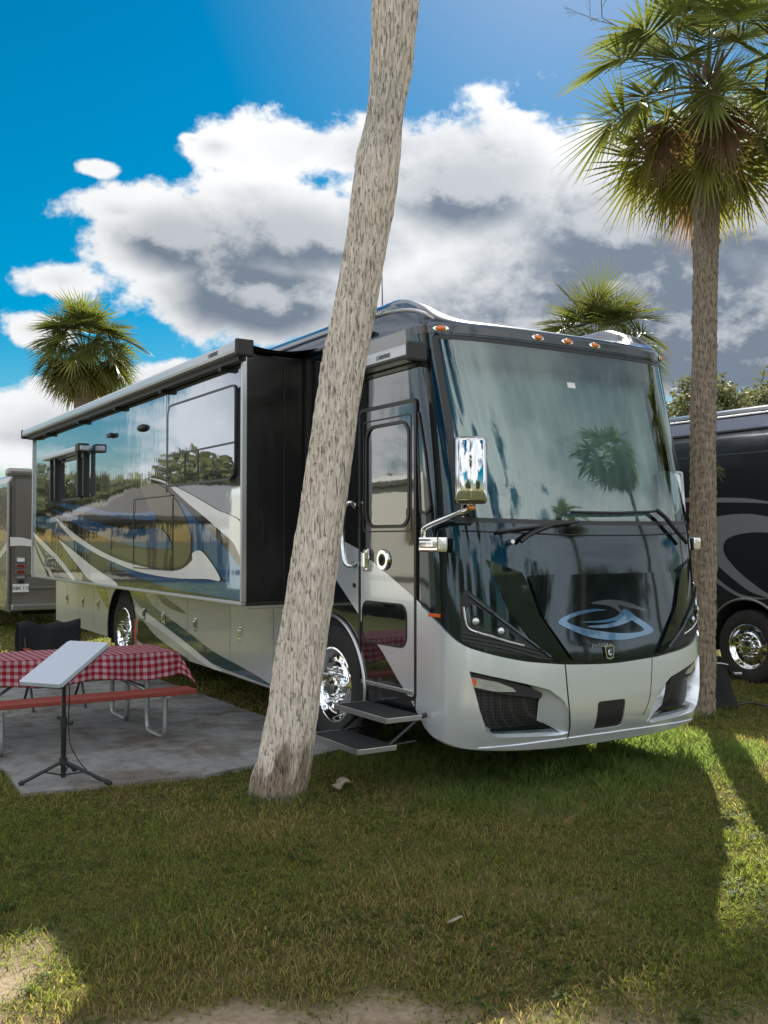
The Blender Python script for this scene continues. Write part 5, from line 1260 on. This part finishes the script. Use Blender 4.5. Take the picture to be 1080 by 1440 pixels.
# what the glossy paint mirrors: the tree line and pavilion of the camp ground to the left and behind
k = 0
for a, d_, h in ((-33, 62, 9), (-40, 58, 8), (-47, 60, 10), (-55, 55, 8), (-63, 58, 9), (-72, 52, 10), (-84, 50, 9), (-100, 48, 10), (-118, 46, 11), (-140, 48, 10), (-160, 50, 10), (178, 52, 11), (155, 50, 10), (132, 48, 9), (112, 50, 10), (95, 52, 9)):
    k += 1; leafy_tree(d_ * math.sin(R(a)), d_ * math.cos(R(a)), h * .72, h * .5, 'oak in the distant row around the camp ground outside the frame', 40 + k, 2600, .42, 'oaks around the camp ground')
M['roofgrey'] = mat('pavilion_roof', (.16, .155, .155), .8, var=.1, vscale=3)
M['postwood'] = mat('pavilion_post', (.12, .09, .07), .8)
def pavilion():
    p = empty('pavilion', (-37, 33, 0), R(38)); tag(p, 'open pavilion with grey hipped roof outside the left of the frame', 'building')
    mb = MB(); V = [(-9, -5, 2.9), (9, -5, 2.9), (9, 5, 2.9), (-9, 5, 2.9), (-5, 0, 4.6), (5, 0, 4.6), (-9, -5, 2.7), (9, -5, 2.7), (9, 5, 2.7), (-9, 5, 2.7)]
    mb.add(V, [(0, 1, 5, 4), (1, 2, 5), (2, 3, 4, 5), (3, 0, 4), (6, 7, 1, 0), (7, 8, 2, 1), (8, 9, 3, 2), (9, 6, 0, 3), (9, 8, 7, 6)]); mb.build('roof', M['roofgrey'], p)
    for i in range(7):
        for y in (-4.7, 4.7): mb = MB(); mb.box((-8.7 + 2.9 * i, y, 1.35), (.2, .2, 2.7)); mb.build('post', M['postwood'], p)
    mb = MB(); mb.box((0, 0, .05), (18, 10, .1)); mb.build('slab', M['concrete'], p)
pavilion()
M['whitecoach'] = mat('white_coach_paint', (.74, .74, .70), .25, 0, .8)
wr, wf = simple_coach('motorhome', (-13.5, 10.2, 0), R(33), 9.5, M['whitecoach'], 'white trailer coach parked left of the frame, mirrored in the entry door', wheels=(7.0,), height=3.3)
far = lambda u, z, off=0.0: (Vector((2.55 + off, u, z)), Vector((1, 0, 0)))
for (a, b) in ((1.2, 2.4), (4.2, 6.0)):
    mb = MB(); patch(mb, far, rrect(a, b, 1.7, 2.5, .06), (), .4, .004, .004); mb.build('side_window', M['winglass'], wr)
mb = MB(); mb.box((2.62, 4.7, 3.08), (.14, 6.5, .12), bev=.02); mb.box((2.556, 4.7, .95), (.012, 9.0, .12)); split_build(mb, 'awning', M['tandark'], wr)
for i, (x, y, h, s) in enumerate(((16.9, 6.3, 9.4, 61), (22, 1.5, 8.5, 62), (12.5, 12.0, 6.6, 66), (-6, -14, 8, 63), (3.5, -17, 9, 64), (-12, -9, 7, 65))):
    full_palm(x, y, h, 'palm standing outside the frame and mirrored in the windscreen or mirror', s, n=34, pet=.8, fan=.95, nleaf=20, w=.045, group='palms around the camp ground', skirt=6)

# ================================================================== GROUND AND GRASS
def sand_mask(x, y):
    n = fbm(x * .9 + 3.1, y * 1.1 + 7.7, 5, 5); n2 = fbm(x * 3.3, y * 3.3, 15, 4)
    front = sstep(4.30, 3.30, y + (n2 - .5) * 1.0 + (n - .5) * 1.6)
    a = sstep(.42, .62, n * .55 + n2 * .25 + front * .34)
    a = a * sstep(4.7, 3.7, y + (n - .5) * 1.5)
    left = sstep(-1.32, -1.6, x + (n2 - .5) * .3) * sstep(4.7, 4.1, y + (n2 - .5) * .6)
    b = sstep(.60, .74, fbm(x * 1.3 + 11, y * 1.3, 25, 5)) * .22
    return np.clip(np.maximum(np.maximum(a, left * .9), b * sstep(14, 6, y)), 0, 1)
def ground_z(x, y):
    amp = sstep(60, 14, np.hypot(x, y)); return amp * (.05 * (fbm(x * .35, y * .35, 2, 3) - .5) + .022 * (fbm(x * 2.6, y * 2.6, 4, 3) - .5)) - .012
def axis(lo, hi, s0, lim):
    a = list(np.arange(lo, hi, s0)); s = s0; p = hi
    while p < lim: a.append(p); s *= 1.25; p += s
    s = s0; p = lo; b = []
    while p > -lim: s *= 1.25; p -= s; b.append(p)
    return np.array(b[::-1] + a + [lim])
def ground():
    xs = axis(-6, 7, .05, 900); ys = axis(2.0, 13, .05, 900); X, Y = np.meshgrid(xs, ys, indexing='xy')
    V = np.stack([X, Y, ground_z(X, Y)], -1).reshape(-1, 3); ny, nx = X.shape
    j, i = np.meshgrid(np.arange(ny - 1), np.arange(nx - 1), indexing='ij'); Q = np.stack([j * nx + i, j * nx + i + 1, (j + 1) * nx + i + 1, (j + 1) * nx + i], -1).reshape(-1, 4)
    s = sand_mask(X, Y); lawn = np.maximum(sstep(2.6, 2.0, Y), sstep(.42, .55, (np.abs(X) - 1) / np.maximum(np.abs(Y), 1))); lawn = np.maximum(lawn, sstep(22, 45, Y)); s = (s * (1 - lawn)).reshape(-1, 1); tint = np.concatenate([s, lawn.reshape(-1, 1), s * 0], 1)
    m, nt, N, L, b = newmat('soil_and_thatch'); b.inputs['Roughness'].default_value = .95; b.inputs['Specular IOR Level'].default_value = .1
    tc = N.new('ShaderNodeTexCoord')
    def nz(sc, d=6): n = N.new('ShaderNodeTexNoise'); n.inputs['Scale'].default_value = sc; n.inputs['Detail'].default_value = d; n.inputs['Roughness'].default_value = .65; L.new(tc.outputs['Object'], n.inputs['Vector']); return n.outputs[0]
    def rp(x, p0, p1, c0, c1): r = N.new('ShaderNodeValToRGB'); e = r.color_ramp.elements; e[0].position = p0; e[1].position = p1; e[0].color = (*c0, 1); e[1].color = (*c1, 1); L.new(x, r.inputs[0]); return r.outputs[0]
    at = N.new('ShaderNodeAttribute'); at.attribute_name = 'tint'
    th = rp(nz(14), .3, .7, (.05, .048, .02), (.15, .125, .06)); th2 = rp(nz(2.5), .35, .65, (.7, .8, .6), (1.2, 1.05, .9))
    mm = N.new('ShaderNodeMix'); mm.data_type = 'RGBA'; mm.blend_type = 'MULTIPLY'; mm.inputs[0].default_value = 1; L.new(th, mm.inputs[6]); L.new(th2, mm.inputs[7])
    sd = rp(nz(30), .3, .7, (.27, .20, .135), (.46, .37, .27))
    m2 = N.new('ShaderNodeMix'); m2.data_type = 'RGBA'; sx = N.new('ShaderNodeSeparateColor'); L.new(at.outputs['Color'], sx.inputs[0]); L.new(sx.outputs[0], m2.inputs[0]); lw = N.new('ShaderNodeMix'); lw.data_type = 'RGBA'; L.new(sx.outputs[1], lw.inputs[0]); L.new(mm.outputs[2], lw.inputs[6]); L.new(rp(nz(.6), .3, .7, (.050, .060, .022), (.080, .082, .034)), lw.inputs[7]); L.new(lw.outputs[2], m2.inputs[6]); L.new(sd, m2.inputs[7]); L.new(m2.outputs[2], b.inputs['Base Color'])
    bp = N.new('ShaderNodeBump'); bp.inputs['Strength'].default_value = .9; bp.inputs['Distance'].default_value = .02; L.new(nz(45, 8), bp.inputs['Height']); L.new(bp.outputs[0], b.inputs['Normal'])
    o = D.objects.new('ground', raw_mesh('ground', V, Q, None, [m], tint, True)); link(o); tag(o, None, None, None, 'structure')
ground()

def grass():
    rng = np.random.default_rng(12); XY = []; SC = []
    # screen-out concrete pad
    pad = np.array([[p.x, p.y] for p in padw])
    def inside(x, y):
        c = np.zeros(x.shape, bool); n = len(pad); j = n - 1
        for i in range(n):
            xi, yi = pad[i]; xj, yj = pad[j]
            cond = ((yi > y) != (yj > y)) & (x < (xj - xi) * (y - yi) / (yj - yi + 1e-12) + xi); c ^= cond; j = i
        return c
    for (y0, y1, dn, sc) in ((2.3, 4.2, 8200, 1.0), (4.2, 6.5, 6200, 1.05), (6.5, 9.5, 3600, 1.3), (9.5, 14, 1300, 1.8), (14, 24, 330, 2.8), (24, 60, 45, 5.5)):
        w0 = .42 * y1 + 1.0; n = int((y1 - y0) * 2 * w0 * dn); x = rng.uniform(-w0, w0, n); y = rng.uniform(y0, y1, n)
        k = ~inside(x, y); x, y = x[k], y[k]
        s = sand_mask(x, y); dl = fbm(x * 2.2 + 5, y * 2.2, 33, 3)
        k = rng.random(len(x)) < np.clip((1 - s * 1.12) * (.45 + 1.0 * dl), .015, 1); x, y = x[k], y[k]
        XY.append(np.stack([x, y], 1)); SC.append(np.full(len(x), sc))
    XY = np.concatenate(XY); SC = np.concatenate(SC); n = len(XY); x, y = XY[:, 0], XY[:, 1]
    # local frame of the coach: longer grass along and under its front where the mower cannot reach
    dx, dy = x - CO[0], y - CO[1]; v = ca * dx + sa * dy; u = -sa * dx + ca * dy
    under = sstep(-1.25, -.55, u + (fbm(x * 3, y * 3, 9, 2) - .5) * .9) * sstep(-.5, .1, v) * sstep(3.6, 2.9, v) * sstep(3, 1.2, u)
    foot = sstep(.42, .24, np.hypot(x + .76, y - 7.12)) * (np.hypot(x + .76, y - 7.16) > .17) + sstep(.34, .18, np.hypot(x - 3.33, y - 10.5)); under = np.maximum(under, foot * .8)
    clump = fbm(x * 1.6, y * 1.6, 41, 3); tall = sstep(.62, .78, fbm(x * 2.8 + 9, y * 2.8, 51, 2))
    h = (.022 + .030 * clump + .05 * tall * rng.random(n)) * rng.uniform(.5, 1.5, n) * (1 + 1.2 * under * (rng.random(n) ** .8)) * (.8 + .25 * SC)
    h = h * .78
    w = (.0014 + .0016 * rng.random(n)) * SC * (1 + .3 * under)
    broad = (rng.random(n) < .22 + .35 * sstep(.5, .65, fbm(x * 1.9 + 30, y * 1.9, 61, 3))) & (under < .3)
    w = np.where(broad, w * 3.0, w); h = np.where(broad, h * .55, h)
    az = rng.uniform(0, 2 * math.pi, n); lean = rng.uniform(.15, 1.3, n) * h; baz = rng.uniform(0, 2 * math.pi, n)
    lx, ly = np.cos(baz) * lean, np.sin(baz) * lean; wx, wy = np.cos(az) * w, np.sin(az) * w; z = ground_z(x, y) - .004
    tip = np.where(broad, .55, .0)
    v0 = np.stack([x - wx * .6, y - wy * .6, z], 1); v1 = np.stack([x + wx * .6, y + wy * .6, z], 1)
    v2 = np.stack([x + lx * .40 + wx, y + ly * .40 + wy, z + h * .62], 1); v3 = np.stack([x + lx * .40 - wx, y + ly * .40 - wy, z + h * .62], 1)
    v4 = np.stack([x + lx, y + ly, z + h * np.where(broad, .75, 1.0)], 1)
    V = np.stack([v0, v1, v2, v3, v4], 1).reshape(-1, 3); b = np.arange(n) * 5
    Q = np.stack([b, b + 1, b + 2, b + 3], 1); T = np.stack([b + 3, b + 2, b + 4], 1)
    dry = sstep(.50, .79, fbm(x * 1.1 + 2, y * 1.1 + 4, 71, 4) * .6 + rng.random(n) * .42)
    dry = np.where(broad, dry * .25, dry) * (1 - .7 * under)
    g = np.array([.088, .118, .028]) * rng.uniform(.45, 1.7, (n, 1)); g = g * np.where(broad, .95, 1)[:, None] + np.array([.018, .012, 0]) * rng.random((n, 1)); d_ = np.array([.24, .19, .085]) * rng.uniform(.45, 1.6, (n, 1))
    c = g * (1 - dry[:, None]) + d_ * dry[:, None]
    c = c * (1 - under[:, None] * .3) + np.array([.03, .085, .03]) * under[:, None] * .5
    C = np.repeat(c, 5, 0)
    nc = 2200; cx = rng.uniform(-3.6, 3.8, nc); cy = 3.0 + 7.5 * rng.random(nc) ** 1.4; kk = (fbm(cx * 1.7 + 8, cy * 1.7, 91, 3) > .50) & ~inside(cx, cy) & (sand_mask(cx, cy) < .5); cx, cy = cx[kk], cy[kk]; nl = 8
    cx = np.repeat(cx, nl) + rng.normal(0, .014, len(cx) * nl); cy = np.repeat(cy, nl) + rng.normal(0, .014, len(cy) * nl); m_ = len(cx); a = rng.uniform(0, 2 * math.pi, m_)
    ln = rng.uniform(.014, .034, m_); wd = ln * rng.uniform(.28, .42, m_); ex, ey = np.cos(a), np.sin(a); zz = ground_z(cx, cy) + rng.uniform(.006, .035, m_); up = rng.uniform(-.1, .5, m_) * ln
    A_ = [np.stack([cx + ex * ln * p - ey * wd * q, cy + ey * ln * p + ex * wd * q, zz + up * p], 1) for p, q in ((0, -.25), (0, .25), (.55, 1), (.55, -1), (1.0, 0))]
    V2 = np.stack(A_, 1).reshape(-1, 3); b2 = len(V) + np.arange(m_) * 5; Q = np.concatenate([Q, np.stack([b2, b2 + 1, b2 + 2, b2 + 3], 1)]); T = np.concatenate([T, np.stack([b2 + 3, b2 + 2, b2 + 4], 1)])
    V = np.concatenate([V, V2]); c2 = np.array([.058, .098, .020]) * rng.uniform(.6, 1.5, (m_, 1)); C = np.concatenate([C, np.repeat(c2, 5, 0)])
    o = D.objects.new('grass', raw_mesh('grass', V, Q, T, [M['grass']], C)); link(o)
    tag(o, 'short patchy lawn of green and dry grass with sandy bare spots', 'grass', None, 'stuff'); print('grass blades', n)
grass()

# ================================================================== SKY
SUN_AZ, SUN_EL = R(12.1), R(39.5)
sdir = Vector((math.sin(SUN_AZ) * math.cos(SUN_EL), math.cos(SUN_AZ) * math.cos(SUN_EL), math.sin(SUN_EL)))
SKY_STR = .12
def build_world():
    w = D.worlds.new('World'); scene.world = w; w.use_nodes = True; nt = w.node_tree; N, L = nt.nodes, nt.links
    bg = N['Background']; bg.inputs[1].default_value = SKY_STR
    g = D.node_groups.new('cloud_density', 'ShaderNodeTree')
    g.interface.new_socket('Vector', in_out='INPUT', socket_type='NodeSocketVector'); g.interface.new_socket('Density', in_out='OUTPUT', socket_type='NodeSocketFloat'); g.interface.new_socket('Core', in_out='OUTPUT', socket_type='NodeSocketFloat')
    gn, gl = g.nodes, g.links; gi = gn.new('NodeGroupInput'); go = gn.new('NodeGroupOutput')
    def M_(op, a, b=None, c=None, cl=False):
        n = gn.new('ShaderNodeMath'); n.operation = op; n.use_clamp = cl
        for i, x in enumerate((a, b, c)):
            if x is None: continue
            if isinstance(x, (int, float)): n.inputs[i].default_value = x
            else: gl.new(x, n.inputs[i])
        return n.outputs[0]
    sp = gn.new('ShaderNodeSeparateXYZ'); gl.new(gi.outputs[0], sp.inputs[0])
    az = M_('ARCTAN2', sp.outputs[0], sp.outputs[1]); el = M_('ARCSINE', sp.outputs[2])
    def noise(sc, det, rough=.55, off=(0, 0, 0), st=(1, 1, 1.7)):
        mp = gn.new('ShaderNodeMapping'); mp.inputs['Scale'].default_value = st; mp.inputs['Location'].default_value = off; gl.new(gi.outputs[0], mp.inputs[0])
        n = gn.new('ShaderNodeTexNoise'); n.inputs['Scale'].default_value = sc; n.inputs['Detail'].default_value = det; n.inputs['Roughness'].default_value = rough; gl.new(mp.outputs[0], n.inputs['Vector']); return n.outputs[0]
    n1 = noise(6.0, 12, .62, st=(1, 1, 1.35)); n2 = noise(2.2, 3, .5, (3, 1, 2)); nf = noise(26, 8, .62, (1, 5, 2), (1, 1, 1.2))
    blobs = [(650, 262, 250, 120), (440, 330, 230, 95), (870, 330, 300, 165), (235, 330, 150, 72), (165, 292, 95, 32), (960, 470, 300, 150), (650, 470, 280, 150), (380, 420, 200, 85),
             (980, 240, 210, 95), (85, 392, 78, 27), (135, 233, 30, 11), (45, 462, 50, 26), (40, 610, 180, 62), (240, 532, 80, 32), (268, 190, 18, 7), (540, 205, 240, 62), (1080, 300, 300, 150), (300, 200, 40, 20), (880, 400, 420, 190)]
    acc = None
    for (px, py, rx, ry) in blobs:
        a0 = math.atan((px - 540) / 1400); e0 = math.atan((759 - py) / 1400 * math.cos(a0)); ra, re = rx / 1400 * math.cos(a0) ** 2, ry / 1400 * .92
        dx = M_('MULTIPLY', M_('SUBTRACT', az, a0), 1 / ra); dy = M_('MULTIPLY', M_('SUBTRACT', el, e0), 1 / re)
        d = M_('ADD', M_('MULTIPLY', dx, dx), M_('MULTIPLY', dy, dy)); v = M_('SUBTRACT', 1.0, M_('SQRT', d)); v = M_('MULTIPLY', v, .35 + .65 * min(1, ry / 90))
        acc = v if acc is None else M_('SMOOTH_MAX', acc, v, .12)
    acc = M_('MAXIMUM', acc, -.5)
    front = M_('ADD', M_('MULTIPLY', acc, 1.0), M_('MULTIPLY', M_('SUBTRACT', n1, .5), 2.0)); front = M_('ADD', front, M_('MULTIPLY', M_('SUBTRACT', nf, .5), .62))
    # broken cumulus everywhere outside the part of the sky behind the coach
    gen = M_('ADD', M_('MULTIPLY', M_('SUBTRACT', n2, .395), 2.6), M_('MULTIPLY', M_('SUBTRACT', n1, .5), 1.5))
    aa = M_('ABSOLUTE', M_('SUBTRACT', az, .03)); mrn = gn.new('ShaderNodeMapRange'); mrn.interpolation_type = 'SMOOTHSTEP'; gl.new(aa, mrn.inputs[0]); mrn.inputs[1].default_value = .44; mrn.inputs[2].default_value = .60
    me = gn.new('ShaderNodeMapRange'); me.interpolation_type = 'SMOOTHSTEP'; gl.new(el, me.inputs[0]); me.inputs[1].default_value = .55; me.inputs[2].default_value = .70
    out = M_('MAXIMUM', mrn.outputs[0], me.outputs[0])
    mx = gn.new('ShaderNodeMix'); gl.new(out, mx.inputs[0]); gl.new(front, mx.inputs[2]); gl.new(gen, mx.inputs[3]); gl.new(mx.outputs[0], go.inputs[0])
    nl = noise(4.2, 5, .5, (7, 2, 4), (1, 1, 1.6))
    coref = M_('ADD', M_('ADD', M_('ADD', acc, M_('MULTIPLY', M_('ADD', az, .02), .50)), M_('MULTIPLY', M_('SUBTRACT', nl, .5), 1.5)), M_('MULTIPLY', M_('SUBTRACT', n1, .5), .7)); mc = gn.new('ShaderNodeMix'); gl.new(out, mc.inputs[0]); gl.new(coref, mc.inputs[2]); gl.new(gen, mc.inputs[3]); gl.new(mc.outputs[0], go.inputs[1])
    # ---- main tree
    tc = N.new('ShaderNodeTexCoord'); vec = tc.outputs['Generated']
    def MM(op, a, b=None, c=None, cl=False):
        n = N.new('ShaderNodeMath'); n.operation = op; n.use_clamp = cl
        for i, x in enumerate((a, b, c)):
            if x is None: continue
            if isinstance(x, (int, float)): n.inputs[i].default_value = x
            else: L.new(x, n.inputs[i])
        return n.outputs[0]
    def G(off):
        va = N.new('ShaderNodeVectorMath'); va.operation = 'ADD'; va.inputs[1].default_value = off; L.new(vec, va.inputs[0])
        nn = N.new('ShaderNodeVectorMath'); nn.operation = 'NORMALIZE'; L.new(va.outputs[0], nn.inputs[0]); q = N.new('ShaderNodeGroup'); q.node_tree = g; L.new(nn.outputs[0], q.inputs[0]); return q.outputs
    d0, core = G((0, 0, 0)); d1 = G((.010, 0, .026))[0]
    def smr(x, a, b, lo=0, hi=1):
        m = N.new('ShaderNodeMapRange'); m.interpolation_type = 'SMOOTHSTEP'; m.inputs[1].default_value = a; m.inputs[2].default_value = b; m.inputs[3].default_value = lo; m.inputs[4].default_value = hi; L.new(x, m.inputs[0]); return m.outputs[0]
    alpha = smr(d0, -.02, .22); thick = smr(core, .06, .86); lit = smr(MM('SUBTRACT', d0, d1), -.16, .30)
    dp = N.new('ShaderNodeVectorMath'); dp.operation = 'DOT_PRODUCT'; L.new(vec, dp.inputs[0]); dp.inputs[1].default_value = sdir
    sunside = smr(dp.outputs['Value'], -.2, .75); near = smr(dp.outputs['Value'], .82, 1.0)
    # shaded core strength falls away from the sun side (front-lit clouds there)
    dark = MM('MULTIPLY', MM('MULTIPLY', thick, MM('SUBTRACT', 1.10, MM('MULTIPLY', lit, .55))), MM('MULTIPLY_ADD', sunside, .55, .45), None, True)
    def rgb(c): n = N.new('ShaderNodeRGB'); n.outputs[0].default_value = (*c, 1); return n.outputs[0]
    def mix(f, a, b): 
        n = N.new('ShaderNodeMix'); n.data_type = 'RGBA'; L.new(f, n.inputs[0]); L.new(a, n.inputs[6]); L.new(b, n.inputs[7]); return n.outputs[2]
    k = CLOUD_K
    cc = mix(dark, rgb((.98 * k, .99 * k, 1.0 * k)), rgb((.20 * k, .25 * k, .32 * k)))
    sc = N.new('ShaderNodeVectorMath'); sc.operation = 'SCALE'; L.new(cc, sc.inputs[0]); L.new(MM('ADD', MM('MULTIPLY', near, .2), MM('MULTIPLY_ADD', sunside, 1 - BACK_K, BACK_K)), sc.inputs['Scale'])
    sky = N.new('ShaderNodeTexSky'); sky.sky_type = 'NISHITA'; sky.sun_disc = False; sky.sun_elevation = SUN_EL; sky.sun_rotation = SUN_AZ; sky.altitude = 0; sky.air_density = 1.0; sky.dust_density = .35; sky.ozone_density = 2.0
    hs = N.new('ShaderNodeHueSaturation'); hs.inputs['Saturation'].default_value = 1.95; hs.inputs['Hue'].default_value = .482; hs.inputs['Value'].default_value = SKYV; L.new(sky.outputs[0], hs.inputs['Color'])
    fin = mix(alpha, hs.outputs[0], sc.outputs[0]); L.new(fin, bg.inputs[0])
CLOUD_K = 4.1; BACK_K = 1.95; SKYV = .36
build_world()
sl = D.lights.new('sun', 'SUN'); sl.energy = 5.0; sl.angle = R(.53); sl.color = (1, .95, .82); so_ = D.objects.new('sun', sl); link(so_); so_.rotation_euler = (-sdir).to_track_quat('-Z', 'Y').to_euler()

cam = D.cameras.new('camera'); co_ = D.objects.new('camera', cam); link(co_); scene.camera = co_
co_.location = (0, 0, H_CAM); co_.rotation_euler = (R(90) + math.atan(39 / 1400), 0, 0); cam.sensor_fit = 'VERTICAL'; cam.sensor_height = 36; cam.lens = 35.0; cam.clip_start = .05; cam.clip_end = 3000
scene.render.resolution_x = 768; scene.render.resolution_y = 1024
vs = scene.view_settings; vs.view_transform = 'Standard'; vs.look = 'None'; vs.gamma = 1; vs.exposure = .95
scene.render.engine = 'CYCLES'
try:
    scene.cycles.max_bounces = 8; scene.cycles.transparent_max_bounces = 12; scene.cycles.sample_clamp_indirect = 8
except Exception: pass
